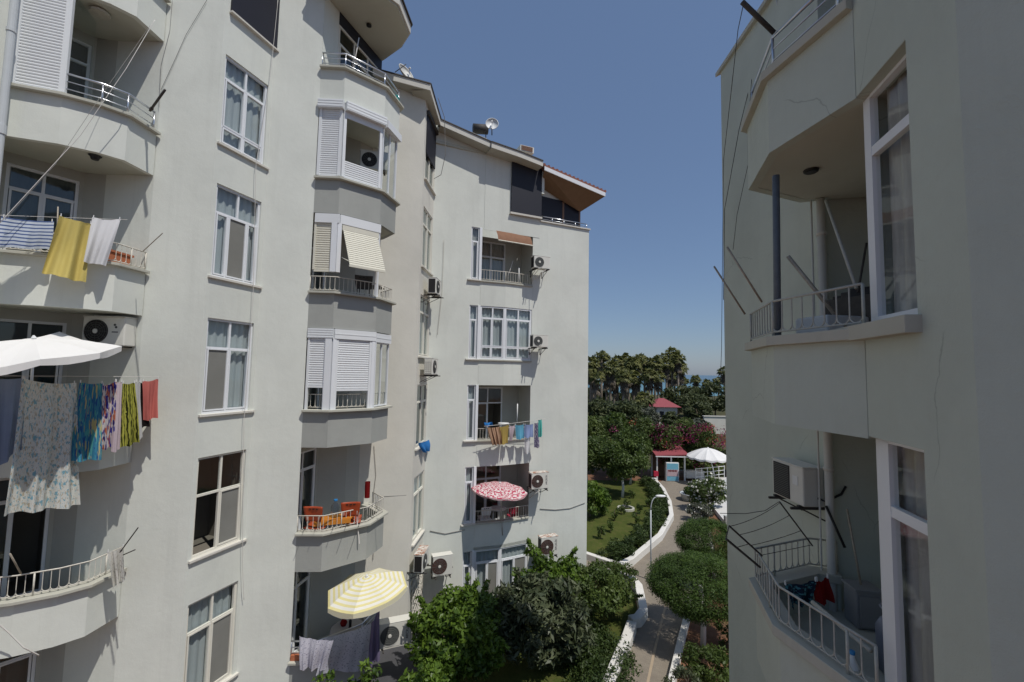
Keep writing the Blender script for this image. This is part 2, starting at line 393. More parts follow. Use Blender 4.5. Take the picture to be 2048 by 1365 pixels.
def window(root, fr, s0, s1, z0, z1, rows, o=-0.10, mat='pvc', fw=0.05, glass='glass', curtain='curtain', fill=None, room=True, open_cells=(), name='window', label=None, rdepth=1.0, sash=True, lw=None):
    """rows from the top: (height share, [width shares]); fill: per-cell curtain kind"""
    w = MB(); pan = []
    th = 0.03
    def bar(a, b, c, d, t=th): w.fbox(fr, a, b, o - t, o + t, c, d)
    bar(s0, s0 + (lw or fw), z0, z1); bar(s1 - fw, s1, z0, z1); bar(s0 + fw, s1 - fw, z0, z0 + fw); bar(s0 + fw, s1 - fw, z1 - fw, z1)
    H = z1 - z0 - 2 * fw; W = s1 - s0 - 2 * fw
    tot = sum(r[0] for r in rows); z = z1 - fw; ci = 0
    for ri, (h, cw) in enumerate(rows):
        hh = H * h / tot; zb = z - hh
        if ri < len(rows) - 1: bar(s0 + fw, s1 - fw, zb - fw * .45, zb + fw * .45, th - .003)
        tw = sum(cw); s = s0 + fw
        for k, q in enumerate(cw):
            ww = W * q / tw; e = s + ww
            if k < len(cw) - 1: bar(e - fw * .45, e + fw * .45, zb + .001, z - .001, th - .005)
            a, b, c, d = s + .012, e - .012, zb + .012, z - .012
            if sash and ri > 0 and ci not in open_cells:      # opening sash has its own thin frame
                t = 0.032
                bar(a, a + t, c, d, th + .006); bar(b - t, b, c, d, th + .006); bar(a + t, b - t, c, c + t, th + .006); bar(a + t, b - t, d - t, d, th + .006)
            pan.append((a, b, c, d, ci)); s = e; ci += 1
        z = zb
    wo = w.build(name, M[mat], root)
    if label: wo['label'] = label
    g = MB()
    for a, b, c, d, k in pan:
        if k in open_cells: continue
        g.face([fr.p(a, o, c), fr.p(b, o, c), fr.p(b, o, d), fr.p(a, o, d)])
    if g.f: g.build('pane', M[glass], wo)
    if curtain:
        cu = MB(); rnd = random.Random(int((s0 + z0 * 7) * 1000))
        ph = rnd.random() * 6
        def cf(u, v): 
            ss = s0 + .02 + u * (s1 - s0 - .04)
            return fr.p(ss, o - .09 + .018 * math.sin(ss * 38 + ph) + .008 * math.sin(ss * 91 + ph * 2), z0 + .03 + v * (z1 - z0 - .05))
        cu.grid(cf, max(12, int((s1 - s0) * 34)), 1)
        cu.build('curtain', M[curtain], wo, smooth=True)
    if fill:
        bl = MB()
        for k in fill:
            a, b, c, d, _ = pan[k]; bl.face([fr.p(a, o + .012, c), fr.p(b, o + .012, c), fr.p(b, o + .012, d), fr.p(a, o + .012, d)])
        bl.build('fly_screen', M['blind'], wo)
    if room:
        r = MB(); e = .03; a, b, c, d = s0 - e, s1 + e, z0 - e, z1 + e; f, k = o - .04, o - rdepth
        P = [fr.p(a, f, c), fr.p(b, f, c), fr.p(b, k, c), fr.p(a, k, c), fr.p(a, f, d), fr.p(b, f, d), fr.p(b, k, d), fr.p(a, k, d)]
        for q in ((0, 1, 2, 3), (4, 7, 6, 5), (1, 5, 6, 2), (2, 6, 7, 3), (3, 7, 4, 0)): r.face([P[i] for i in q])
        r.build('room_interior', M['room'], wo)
    return wo
def sill(parent, fr, s0, s1, z, out=0.06, th=0.045, mat='sill', inn=0.08):
    m = MB(); m.fbox(fr, s0, s1, -inn, out, z - th, z + .004); return m.build('sill', M[mat], parent, bevel=0.004)
def parapet(root, Q, zc, mat='wall', h=0.91, back=None, cop='coping', ch=0.055, cout=0.10, label=None, slab=True, thick=0.10, cin=0.05):
    m = MB(); m.strip(Q, thick, 0, zc - h, zc - ch)
    o = m.build('balcony', M[mat], root)
    if label: o['label'] = label
    c = MB(); c.strip(Q, thick + cin, cout, zc - ch + .001, zc); c.build('coping', M[cop], o, bevel=0.006)
    if slab and back:
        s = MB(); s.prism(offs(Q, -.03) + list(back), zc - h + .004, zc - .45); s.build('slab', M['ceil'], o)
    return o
def pl_pts(Q, z, d=0.0):
    return [v3(p, z) for p in offs(Q, d)]
def walk(pts, step):
    out = []; acc = 0
    for a, b in zip(pts[:-1], pts[1:]):
        L = (b - a).length; n = max(1, round(L / step))
        for i in range(n): out.append((a.lerp(b, i / n), a.lerp(b, (i + 1) / n)))
    return out
def rail_orn(root, Q, zc, h=0.38, d=-0.02, mat='rail', step=0.11, r=0.007, name='railing'):
    """painted iron railing: straight balusters whose feet curl into each other"""
    m = MB(); top = pl_pts(Q, zc + h, d); bot = pl_pts(Q, zc + .045, d)
    m.tube(top, .013, 5); m.tube(bot, .009, 5)
    segs = walk(bot, step)
    for i, (a, b) in enumerate(segs):
        up = V(0, 0, 1); t = (b - a); L = t.length; ra = L / 2
        m.tube([a + up * (ra), a + up * (h - .045)], r, 4, cap=False)
        m.tube([a + t * (.5 - .5 * math.cos(k * PI / 6)) + up * (ra - ra * math.sin(k * PI / 6)) for k in range(7)], r, 4, cap=False)
        if i % 9 == 0: m.tube([a - up * .05, a + up * (h - .045)], .013, 5)
    a = segs[-1][1]; m.tube([a - V(0, 0, .05), a + V(0, 0, h - .045)], .013, 5)
    return m.build(name, M[mat], root, smooth=True)
def rail_alu(root, Q, zc, h=0.42, d=-0.04, mat='alu', posts=0.75, mids=2, name='railing', r=.014):
    m = MB(); top = pl_pts(Q, zc + h, d); m.tube(top, r * 1.5, 8)
    for k in range(mids): m.tube(pl_pts(Q, zc + h * (k + 1) / (mids + 1), d), r * .75, 6)
    for a, b in walk(pl_pts(Q, zc, d), posts): m.tube([a, a + V(0, 0, h)], r * 1.2, 8)
    b = pl_pts(Q, zc, d)[-1]; m.tube([b, b + V(0, 0, h)], r * 1.2, 8)
    return m.build(name, M[mat], root, smooth=True)
def shutter(root, fr, s0, s1, z0, z1, o=0.0, mat='slat', pitch=0.055, side=0.05, gz0=None, gz1=None, tilt=None, name='roller_shutter', label=None):
    """roller shutter: convex slats between two guides, heavier bottom bar; tilt pushes the bottom out"""
    m = MB(); n = max(2, int((z1 - z0) / pitch)); ph = (z1 - z0) / n
    def oo(z): return o + (0 if not tilt else tilt * (z1 - z) / (z1 - z0))
    for i in range(n):
        a = z0 + i * ph; prof = [(0.0, -.004), (.18, .008), (.5, .012), (.82, .008), (.97, -.004)]
        for (u, d), (u2, d2) in zip(prof[:-1], prof[1:]):
            za, zb = a + u * ph, a + u2 * ph
            m.face([fr.p(s0 + side, oo(za) + d, za), fr.p(s1 - side, oo(za) + d, za), fr.p(s1 - side, oo(zb) + d2, zb), fr.p(s0 + side, oo(zb) + d2, zb)])
        za, zb = a + .97 * ph, a + ph
        m.face([fr.p(s0 + side, oo(za) - .004, za), fr.p(s1 - side, oo(za) - .004, za), fr.p(s1 - side, oo(zb) - .012, zb), fr.p(s0 + side, oo(zb) - .012, zb)])
    # closed back so that no light shows through
    m.face([fr.p(s0 + side, oo(z0) - .02, z0), fr.p(s1 - side, oo(z0) - .02, z0), fr.p(s1 - side, oo(z1) - .02, z1), fr.p(s0 + side, oo(z1) - .02, z1)])
    ob = m.build(name, M[mat], root)
    if label: ob['label'] = label
    g = MB(); lo = z0 if gz0 is None else gz0; hi = z1 if gz1 is None else gz1
    for a in (s0, s1 - side): g.fbox(fr, a, a + side, o - .04, o + .028, lo, hi)
    g.build('guide_rail', M[mat], ob)
    b = MB(); b.fbox(fr, s0 + side * .6, s1 - side * .6, oo(z0) - .018, oo(z0) + .02, z0 - .05, z0)
    bo = b.build('bottom_bar', M[mat], ob)
    return ob
def cover_box(root, fr, s0, s1, z0, z1, o0, o1, mat='slat', ribs=3, name='shutter_box'):
    m = MB(); m.fbox(fr, s0, s1, o0, o1, z0, z1)
    for k in range(ribs):
        z = z0 + (z1 - z0) * (k + .5) / ribs; m.fbox(fr, s0 + .003, s1 - .003, o1, o1 + .006, z - .012, z + .012)
    return m.build(name, M[mat], root)

# ================================================================== LEFT APARTMENT BUILDING
BL = thing('apartment_building', 'off-white five storey apartment block on the left with many balconies, laundry and shutters, sunlit', 'building', (-4, 12, -8.2))
ZB = lambda k: 7.68 - 2.9 * k          # coping heights of the near wings
ZA = lambda k: 6.22 - 2.9 * k          # sill heights of the far wings (half a storey lower)
ZG = -8.3
P = dict(p0=(-8.80, 7.22), f0=(-8.42, 8.72), f1=(-7.44, 8.72), f2=(-6.40, 8.98), f3=(-6.00, 10.22), f4=(-5.03, 10.65),
         g3=(-4.40, 12.98), g4=(-2.97, 13.60), g5=(-2.88, 15.10), c=(3.10, 17.68))
# --- wing 1: wall beside the downpipe
mb = MB(); fP = Fr((-9.1, 4.0), P['p0']); wall(mb, fP, 0, fP.L, ZG, 10.5)
mb.face([fP.p(fP.L, 0, ZG), fP.p(fP.L, -.5, ZG), fP.p(fP.L, -.5, 10.5), fP.p(fP.L, 0, 10.5)])
mb.build('wall', M['wall'], BL)
# wall behind and beside the balconies
QB1 = [(-8.80, 7.22), (-8.12, 7.47), (-7.70, 7.76), (-7.46, 8.06), (-7.44, 8.70)]
BK1 = [(-8.42, 8.74), (-8.86, 8.62), (-9.45, 7.75), (-9.1, 7.18)]
mb = MB(); fF0 = Fr(P['f0'], P['f1']); wall(mb, fF0, 0, fF0.L, ZG, 10.4)
fF1 = Fr(P['f1'], P['f2']); wall(mb, fF1, 0, fF1.L, ZG, 10.4); mb.build('wall', M['wall'], BL)
fB1 = Fr((-9.45, 7.75), (-8.80, 8.66)); fB1b = Fr((-8.80, 8.66), (-8.42, 8.72)); fB1a = Fr((-9.1, 7.18), (-9.45, 7.75))
holes = []
for k in range(1, 6): holes.append((0.08, fB1.L - .06, ZB(k) - .44, ZB(k) + 1.80, .06))
mb = MB(); wall(mb, fB1, 0, fB1.L, ZG, 10.4, holes); wall(mb, fB1b, 0, fB1b.L, ZG, 10.4); wall(mb, fB1a, 0, fB1a.L, ZG, 10.4)
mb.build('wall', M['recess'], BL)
for k in range(1, 6):
    window(BL, fB1, .08, fB1.L - .06, ZB(k) - .44, ZB(k) + 1.80, [(.45, [1, 1]), (2.0, [1, 1])], o=-.06, curtain='curtain' if k in (2, 5) else None,
           name='balcony_door', glass='glassd', open_cells=(3,) if k in (1, 4) else ())
# balconies of wing 1
for k in range(0, 6):
    par = parapet(BL, QB1, ZB(k), 'wall', back=BK1)
    if k == 1:
        rail_alu(par, [(-8.12, 7.47), (-7.70, 7.76), (-7.46, 8.06), (-7.44, 8.66)], ZB(k))
        fs = Fr(QB1[0], QB1[1]); shutter(BL, fs, -.02, fs.L + .02, ZB(k) + .05, ZB(k) + 1.97, o=-.03, side=.09, label='white roller shutter closing the left half of the top balcony')
        mm = MB(); mm.face([v3(fs.p(fs.L, -.05, ZB(k))), v3(fs.p(fs.L, -.8, ZB(k))), v3(fs.p(fs.L, -.8, ZB(k) + 1.98)), v3(fs.p(fs.L, -.05, ZB(k) + 1.98))]); mm.build('side_pane', M['glass'], par)
    elif k in (2, 4): rail_orn(par, QB1, ZB(k))
    elif k == 3: rail_orn(par, QB1, ZB(k))
for k, (px, py) in ((0, (200, 26)), (1, (190, 315))):       # lamps under the ceilings
    q = hz(px, py, ZB(k) - .91 - .03)
    l = MB(); l.lathe(q - V(0, 0, .05), [(.05, 0), (.15 if k == 0 else .06, .01), (.16 if k == 0 else .07, .05), (.1, .075)], 20); l.build('ceiling_lamp', M['coping'] if k == 0 else M['black'], BL)
# --- window pier
fW = Fr(P['f2'], P['f3']); L = fW.L
holes = [(.09, L - .10, ZB(k), ZB(k) + 2.02, .10) for k in range(1, 6)] + [(.12, L + 0.0, 7.80, 9.95, .02)]
mb = MB(); wall(mb, fW, 0, L, ZG, 10.4, holes); mb.build('wall', M['wall'], BL)
LAY = {1: [(.42, [1, 1]), (1.0, [1, 1]), (.34, [1, 1])], 2: [(.55, [1, 1]), (1.35, [.62, 1, .55])], 3: [(.62, [1, 1]), (1.45, [1, 1])], 4: [(.62, [1, 1]), (1.0, [1, 1])], 5: [(.6, [1, 1]), (1.45, [1, 1])]}
for k in range(1, 6):
    w = window(BL, fW, .09, L - .10, ZB(k), ZB(k) + 2.02, LAY[k], o=-.07, curtain=None if k == 4 else 'curtain', fill={2: (3,), 3: (2,), 4: (3,), 5: (3,)}.get(k),
               open_cells=(2,) if k == 4 else (), mat='pvc' if k < 4 else 'oldpvc')
    sill(w, fW, .02, L + .01, ZB(k))
m = MB(); m.fbox(fW, .12, L + .03, -.04, .05, 7.80, 10.0); sh = m.build('roller_screen', M['screen'], BL); sh['label'] = 'black roller screen covering the topmost window of the pier'
m = MB(); m.fbox(fW, .10, L + .06, -.02, .09, 7.76, 7.80); m.build('bottom_bar', M['sill'], sh)
# --- blank pier next to it
fN = Fr(P['f3'], P['f4']); mb = MB(); wall(mb, fN, 0, fN.L, ZG, 10.4)
mb.face([fN.p(fN.L, 0, ZG), fN.p(fN.L, -.35, ZG), fN.p(fN.L, -.35, 10.4), fN.p(fN.L, 0, 10.4)])
mb.build('wall', M['wall'], BL)
# --- wing 2: bay of balconies
QB2 = [(-5.03, 10.65), (-4.42, 10.68), (-3.60, 11.42), (-3.42, 12.25)]
RET = [(-3.42, 12.25), (-3.90, 12.80), (-4.25, 13.04)]
BK2 = [(-3.92, 12.80), (-4.22, 13.05), (-4.42, 12.98), (-4.64, 12.6), (-5.24, 12.1), (-5.40, 10.72)]
fr_a = Fr((-5.40, 10.72), (-5.24, 12.1)); fr_b = Fr((-5.24, 12.1), (-4.64, 12.6)); fr_c = Fr((-4.64, 12.6), P['g3'])
hz2 = [(.12, fr_a.L - .06, ZB(k) - .44, ZB(k) + 1.75, .06) for k in range(0, 6)]
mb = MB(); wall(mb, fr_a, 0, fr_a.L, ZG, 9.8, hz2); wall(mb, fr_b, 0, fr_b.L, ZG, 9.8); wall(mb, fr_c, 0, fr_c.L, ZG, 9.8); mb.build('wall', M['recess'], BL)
for k in range(0, 6):
    window(BL, fr_a, .12, fr_a.L - .06, ZB(k) - .44, ZB(k) + 1.75, [(.5, [1, 1]), (2, [1, 1])], o=-.05, curtain=None if k in (4, 5) else 'lace', glass='glassd', name='balcony_door')
# top floor of wing 2: dark screens set diagonally under the roof
fD = Fr((-4.86, 11.2), (-4.28, 13.06)); zt = 9.66
m = MB(); m.fbox(fD, 0, fD.L, -.04, .02, 9.30, zt - .01); m.build('shutter_box', M['screen'], BL)
window(BL, fD, 0.0, fD.L, 6.95, 9.30, [(.5, [1, 1, 1]), (2, [1, 1, 1])], o=-.02, glass='glassd', curtain=None, name='glazed_door', room=False, mat='oldpvc')
m = MB(); m.fbox(fD, 0, fD.L, -.30, -.26, 6.9, 9.66); m.build('roller_screen', M['screen'], BL)
m = MB(); fq = Fr((-5.03, 10.66), (-4.86, 11.2)); m.fbox(fq, 0, fq.L, -.08, 0, 6.9, 9.66); m.build('wall', M['wall'], BL)
for k in range(0, 6):
    mt = 'wall' if k == 0 else 'grey'
    par = parapet(BL, QB2 + RET[1:], ZB(k), mt, back=[BK2[i] for i in (2, 3, 4, 5)], cout=.11)
    f1, f2, f3 = Fr(QB2[0], QB2[1]), Fr(QB2[1], QB2[2]), Fr(QB2[2], QB2[3])
    z = ZB(k)
    if k == 0: rail_alu(par, QB2 + RET[1:2], z, posts=.8)
    if k == 1:
        cover_box(BL, f1, 0.0, f1.L + .02, z + 1.80, z + 2.01, -.15, .10); cover_box(BL, f2, .05, f2.L + .03, z + 1.78, z + 2.01, -.15, .12)
        cover_box(BL, f3, .05, f3.L, z + 1.80, z + 2.0, -.15, .10, ribs=0)
        shutter(BL, f1, .02, f1.L - .01, z + .06, z + 1.80, o=-.02, side=.07, label='closed white roller shutter on the left facet of the glazed bay')
        shutter(BL, f2, .03, f2.L - .03, z + .06, z + .50, o=-.02, side=.07, gz1=z + 1.8, label='white roller shutter lowered only over the bottom of the glazed bay')
        m = MB(); m.fbox(f2, .08, f2.L - .08, -.03, 0, z + 1.62, z + 1.80); m.build('header_panel', M['slat'], par)
        window(BL, f3, .03, f3.L - .02, z + .02, z + 1.82, [(1, [1, 1])], o=-.05, fw=.04, curtain=None, room=False)
    if k == 2:
        cover_box(BL, f1, .05, f1.L + .04, z + 1.74, z + 1.97, -.12, .02, ribs=0); cover_box(BL, f2, .06, f2.L + .03, z + 1.74, z + 1.97, -.12, .02, ribs=0)
        shutter(BL, f1, .04, f1.L - .06, z + .55, z + 1.74, o=-.03, side=.05, mat='cream', label='cream roller shutter stopping above the railing')
        m = MB(); m.fbox(f1, f1.L - .14, f1.L - .005, -.1, .02, z + .5, z + 1.74); m.fbox(f2, .0, .10, -.1, .02, z + .5, z + 1.74); m.build('post', M['pvc'], par)
        sh = shutter(BL, f2, .12, f2.L - .02, z + .62, z + 1.60, o=0.0, side=.02, mat='cream', tilt=.52, gz0=z + 1.58, gz1=z + 1.6, label='cream roller shutter pushed outwards like an awning')
        m = MB(); m.fbox(f2, .12, f2.L - .02, -.02, .01, z + 1.6, z + 1.74); m.build('header_panel', M['cream'], sh); m = MB()
        m.tube([f2.p(.14, -.02, z + .9), f2.p(.14, .46, z + .72)], .012, 5); m.build('awning_arm', M['cream'], sh); m = MB(); m.tube([f2.p(f2.L - .04, -.02, z + .9), f2.p(f2.L - .04, .46, z + .72)], .012, 5); m.build('awning_arm', M['cream'], sh)
        m = MB(); m.fbox(f3, -.02, .05, -.08, 0, z + .02, z + 1.97); m.build('post', M['pvc'], par)
        rail_orn(par, QB2 + RET[1:2], z, mat='rail')
    if k == 3:
        cover_box(BL, f1, .02, f1.L + .03, z + 1.74, z + 1.98, -.12, .03, ribs=4); cover_box(BL, f2, .05, f2.L + .02, z + 1.74, z + 1.98, -.12, .03, ribs=1)
        cover_box(BL, f3, .04, f3.L, z + 1.72, z + 1.96, -.12, .02, ribs=1)
        shutter(BL, f1, .03, f1.L - .12, z + .58, z + 1.74, o=-.02, side=.05, gz0=z, label='white roller shutter half down above a railing, left facet')
        shutter(BL, f2, .10, f2.L - .08, z + .50, z + 1.74, o=-.02, side=.06, gz0=z, label='wide white roller shutter half down above a railing, middle facet')
        m = MB(); m.fbox(f1, f1.L - .15, f1.L + .0, -.1, .025, z, z + 1.74); m.fbox(f2, 0.02, .10, -.1, .02, z, z + 1.74); m.fbox(f2, f2.L - .08, f2.L, -.1, .02, z, z + 1.74); m.fbox(f3, .0, .06, -.1, .015, z, z + 1.74); m.build('post', M['pvc'], par)
        window(BL, f3, .06, f3.L - .02, z + .02, z + 1.72, [(1, [1, 1])], o=-.06, fw=.035, curtain=None, room=False)
        rail_orn(par, QB2, z, h=.36, d=-.13)
    if k == 4:
        rail_orn(par, QB2 + RET[1:2], z, mat='rail')
    if k == 5: rail_alu(par, QB2 + RET[1:2], z, h=.40)
# roof slab over the top balcony of wing 2
RF = [(-5.10, 10.15), (-3.80, 10.35), (-3.24, 11.02), (-3.17, 11.97), (-3.55, 12.5), (-4.29, 13.09), (-5.3, 13.0), (-5.5, 10.6)]
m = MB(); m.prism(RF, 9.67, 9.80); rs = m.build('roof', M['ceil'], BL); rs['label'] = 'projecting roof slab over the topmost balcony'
m = MB(); m.strip(RF[:6], .02, .05, 9.72, 9.98); m.build('fascia', M['fascia'], rs)
m = MB(); m.strip(RF[:6], .4, .10, 9.985, 10.02); m.build('roof_edge', M['iron'], rs)
m = MB(); m.lathe(hz(738, 50, 9.655) - V(0, 0, .05), [(.04, 0), (.07, .01), (.07, .05)], 14); m.build('ceiling_lamp', M['black'], rs)
# --- pier behind wing 2 and the inner corner with its tall windows
fG = Fr(P['g3'], P['g4']); mb = MB(); wall(mb, fG, 0, fG.L, ZG, 9.0); mb.build('wall', M['wallwarm'], BL)
fH = Fr(P['g4'], P['g5']); L = fH.L
hh = [(.22, L - .06, ZA(k), ZA(k) + 2.0, .08) for k in range(0, 6)]
hh[0] = (.22, L - .06, ZA(0), ZA(0) + 2.25, .08); hh[5] = (.22, L - .06, ZG + .2, ZA(5) + 2.0, .08)
mb = MB(); wall(mb, fH, 0, L, ZG, 9.0, hh); mb.build('wall', M['wallwarm'], BL)
for k in range(0, 6):
    a, b, c, d = hh[k][:4]
    w = window(BL, fH, a, b, c, d, [(.5, [1, 1]), (1.4, [1, 1])], o=-.05, mat='oldpvc', curtain='lace' if k % 2 else 'curtain', glass='glassd' if k in (0, 3) else 'glass')
    if k < 5: sill(w, fH, a - .08, b + .06, c, out=.08)
m = MB(); m.fbox(fH, .22, L - .06, -.02, .03, ZA(0) + .9, ZA(0) + 2.2); o = m.build('roller_screen', M['screen'], BL); o['label'] = 'dark roller screen half down on the narrow top window of the inner corner'
m = MB(); m.fbox(fH, .18, L - .02, 0, .10, ZA(0) + 2.18, ZA(0) + 2.3); m.build('shutter_box', M['iron'], o)
# lattice grille in front of the lowest corner window
m = MB()
for i in range(9):
    for sgn in (1, -1):
        z0_ = ZG + .55 + i * .22; m.tube([fH.p(.25, .05, z0_), fH.p(.6, .09, z0_ + .22 * sgn), fH.p(.95, .09, z0_), fH.p(1.4, .05, z0_ + .22 * sgn)], .012, 4)
for s in (.25, .6, .95, 1.4): m.tube([fH.p(s, .07, ZG + .3), fH.p(s, .07, ZA(5) + 2.0)], .014, 4)
m.build('window_grille', M['rail'], BL)
# --- far wing
fX = Fr(P['g5'], P['c']); L = fX.L
sX = lambda X: (X + 2.88) / fX.t.x
s1a, s1b, s2a, s2b = sX(-1.56), sX(-1.27), sX(-1.20), sX(.74)
holes = []
for k in range(1, 6):
    z0_, z1_ = ZA(k), ZA(k) + 1.96
    if k == 5: z0_ = ZG + .15
    holes += [(s1a, s1b, z0_, z1_, .08), (s2a, s2b, z0_ if k == 5 else z0_ - .44, z1_, .0)]
RX = 1.05
mb = MB(); wall(mb, fX, 0, sX(1.0), ZG, 8.15, holes, 0.0)
wall(mb, fX, sX(1.0), L, ZG, 5.95)
mb.face([fX.p(sX(-2.88), 0, 8.15), fX.p(sX(-1.1), 0, 8.15), fX.p(sX(-1.1), 0, 8.75), fX.p(sX(-2.88), 0, 9.1)])
mb.face([fX.p(sX(-1.1), 0, 8.15), fX.p(sX(1.0), 0, 8.15), fX.p(sX(1.0), 0, 8.35), fX.p(sX(-1.1), 0, 8.7)])
mb.fbox(fX, sX(-1.12), sX(1.0), 0, .012, 5.24, 8.15)
mb.build('wall', M['wall'], BL)
mb = MB(); mb.fbox(fX, sX(.75), L + .003, -.1, .012, ZG, -7.72); mb.build('plinth', M['grey'], BL)
# end wall of the far wing
fE = Fr(P['c'], (3.1 - 2.6, 17.68 + 6.0)); mb = MB(); wall(mb, fE, 0, fE.L, ZG, 5.95); mb.build('wall', M['wall'], BL)
for k in range(1, 6):
    z0_, z1_ = ZA(k), ZA(k) + 1.96
    if k == 5: z0_ = ZG + .15
    w = window(BL, fX, s1a, s1b, z0_, z1_, [(.5, [1]), (1.45, [1])], o=-.06, fw=.04, curtain='curtain' if k != 1 else 'lace')
    if k < 5: sill(w, fX, s1a - .12, s1b + .08, z0_, out=.09)
    # corner post between narrow window and bay
    m = MB(); m.fbox(fX, s1b, s2a + .02, -.12, .02, z0_, z1_); m.build('post', M['pvc'], w)
    QX = [tuple(fX.p(s2a - .01, 0.004, 0)[:2]), tuple(fX.p(s2a + .02, .012, 0)[:2]), tuple(fX.p(s2a + .96, .11, 0)[:2]), tuple(fX.p(s2b, .004, 0)[:2])]
    bk = [tuple(fX.p(s2b, -1.1, 0)[:2]), tuple(fX.p(s2a - .01, -1.1, 0)[:2])]
    fa, fb = Fr(QX[1], QX[2]), Fr(QX[2], QX[3])
    if k < 5:
        par = parapet(BL, QX, z0_, 'wall', back=bk, h=.94, cout=.06)
    else:
        m = MB(); m.prism(QX + bk, z1_ - .02, z1_ + .1); par = m.build('lintel', M['wall'], BL)
    if k in (1, 3, 4):
        rail_orn(par, QX[1:], z0_, h=.40)
        # recess walls, door
        m = MB()
        for a, b in (((s2a - .01), -1.1), (s2b, -1.1)):
            m.face([fX.p(a, 0, z0_ - .9), fX.p(a, b, z0_ - .9), fX.p(a, b, z1_ + .05), fX.p(a, 0, z1_ + .05)])
        fB = Fr(fX.p(s2a, -1.1, 0), fX.p(s2b, -1.1, 0))
        wall(m, fB, -.01, fB.L, z0_ - .9, z1_ + .05, [(.18, 1.42, z0_ - .44, z1_ - .12, .05)])
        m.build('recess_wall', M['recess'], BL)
        window(BL, fB, .18, 1.42, z0_ - .44, z1_ - .12, [(.55, [1, 1]), (1.6, [1, 1])], o=-.04, curtain='lace' if k == 1 else None, open_cells=(3,) if k == 3 else (), name='balcony_door')
    if k == 2:
        window(BL, fa, .0, fa.L, z0_, z1_, [(.42, [1, 1]), (1.15, [1, 1.1]), (.45, [1, 1.2])], o=-.05, fw=.06, rdepth=.7)
        window(BL, fb, .0, fb.L, z0_, z1_, [(.42, [1, 1]), (1.15, [1, 1]), (.45, [1, 1])], o=-.05, fw=.06, rdepth=.7)
    if k == 5:
        window(BL, fa, .0, fa.L, z0_, z1_, [(.5, [1]), (1.7, [1, 1])], o=-.05, fw=.07, name='french_door', fill=(2,))
        window(BL, fb, .0, fb.L, z0_, z1_, [(.5, [1]), (1.7, [1, 1])], o=-.05, fw=.07, name='french_door', fill=(2,))
# awning rolled up in the top balcony of the far wing
fa = Fr(fX.p(s2a, .12, 0), fX.p(s2b, .02, 0)); zz = ZA(1) + 1.96
m = MB(); a0, a1 = .55, fa.L - .12
for i in range(8):
    u, v = i / 8, (i + 1) / 8
    m.face([fa.p(a0, -.05 + .22 * u + .04 * math.sin(u * 3), zz - .02 - .42 * u), fa.p(a1, -.05 + .22 * u + .04 * math.sin(u * 3), zz - .02 - .42 * u), fa.p(a1, -.05 + .22 * v + .04 * math.sin(v * 3), zz - .02 - .42 * v), fa.p(a0, -.05 + .22 * v + .04 * math.sin(v * 3), zz - .02 - .42 * v)])
M['awn'] = cloth_mat('brown_awning', lambda nt: mix(nt, (0.26, 0.14, 0.09), (0.36, 0.21, 0.14), noise(nt, 9, 3)))
aw = m.build('awning', M['awn'], BL); aw['label'] = 'faded brown fabric awning over the top balcony of the far wing'
m = MB(); m.tube([fa.p(a0, .18, zz - .45), fa.p(a1, .18, zz - .45)], .025, 6); m.build('front_bar', M['cream'], aw)
# dark screens on the top floor of the far wing
m = MB(); m.fbox(fX, sX(-.16), sX(1.02), 0.042, .10, 6.05, 8.05); o = m.build('roller_screen', M['screen'], BL); o['label'] = 'black roller screen over the top floor window beside the roof terrace'
m = MB(); m.fbox(fX, sX(-.2), sX(1.05), 0.042, .16, 8.05, 8.22); m.build('shutter_box', M['iron'], o)
m = MB(); m.fbox(fX, sX(-.2), sX(1.04), .0421, .13, 5.98, 6.05); m.build('bottom_bar', M['sill'], o)
m = MB(); m.fbox(fX, sX(1.0), L + .04, -.35, .06, 5.90, 5.95); m.build('terrace_coping', M['sill'], BL)
rail_alu(BL, [tuple(fX.p(sX(1.06), -.05, 0)[:2]), tuple(fX.p(L - .06, -.05, 0)[:2])], 5.95, h=.22, mids=1, posts=.55, r=.012)
fT = Fr(fX.p(sX(1.0), -.32, 0), fX.p(L - .1, -.5, 0))
m = MB(); m.fbox(fT, 0, fT.L - .02, -.6, -.02, 5.9, 7.65); m.build('terrace_wall', M['wall'], BL)
m = MB(); m.fbox(fT, .03, 1.25, -.02, .015, 6.0, 7.1); m.fbox(fT, 1.33, fT.L - .1, -.02, .015, 6.0, 7.05); o = m.build('roller_screen', M['screen'], BL); o['label'] = 'two dark screens of the roof terrace with a brown post between them'
m = MB(); m.fbox(fT, 1.25, 1.33, -.02, .03, 5.95, 7.3); m.fbox(fT, fT.L - .1, fT.L - .03, -.02, .03, 5.95, 7.0); m.build('terrace_post', M['brownwood'], BL)
# sloping little roof of the terrace
ro = BL
a = fX.p(sX(.95), .45, 7.95); b = fX.p(sX(3.55), .45, 7.42); c_ = fX.p(sX(3.2), -2.2, 7.55); d_ = fX.p(sX(.95), -2.2, 8.3)
up = V(0, 0, .07)
m = MB(); m.hexa([a, b, c_, d_, a + up, b + up, c_ + up, d_ + up]); rt = m.build('roof', M['tile'], BL); rt['label'] = 'small sloping tiled roof over the terrace at the far corner'
m = MB()
for i in range(16):
    p0 = a.lerp(b, i / 15) + up; p1 = d_.lerp(c_, i / 15) + up; m.tube([p0 + V(0, 0, -.01), p1], .06, 6)
m.build('roof_tiles', M['tile'], rt)
m = MB(); m.hexa([a - up * .2 - V(0, 0, .14), b - V(0, 0, .16), b - V(0, 0, .16) - fX.n * .03, a - V(0, 0, .16) - fX.n * .03, a, b, b - fX.n * .03, a - fX.n * .03]); m.build('fascia', M['pvc'], rt)
a2, b2 = a - V(0, 0, .15) - fX.n * .04, b - V(0, 0, .15) - fX.n * .04
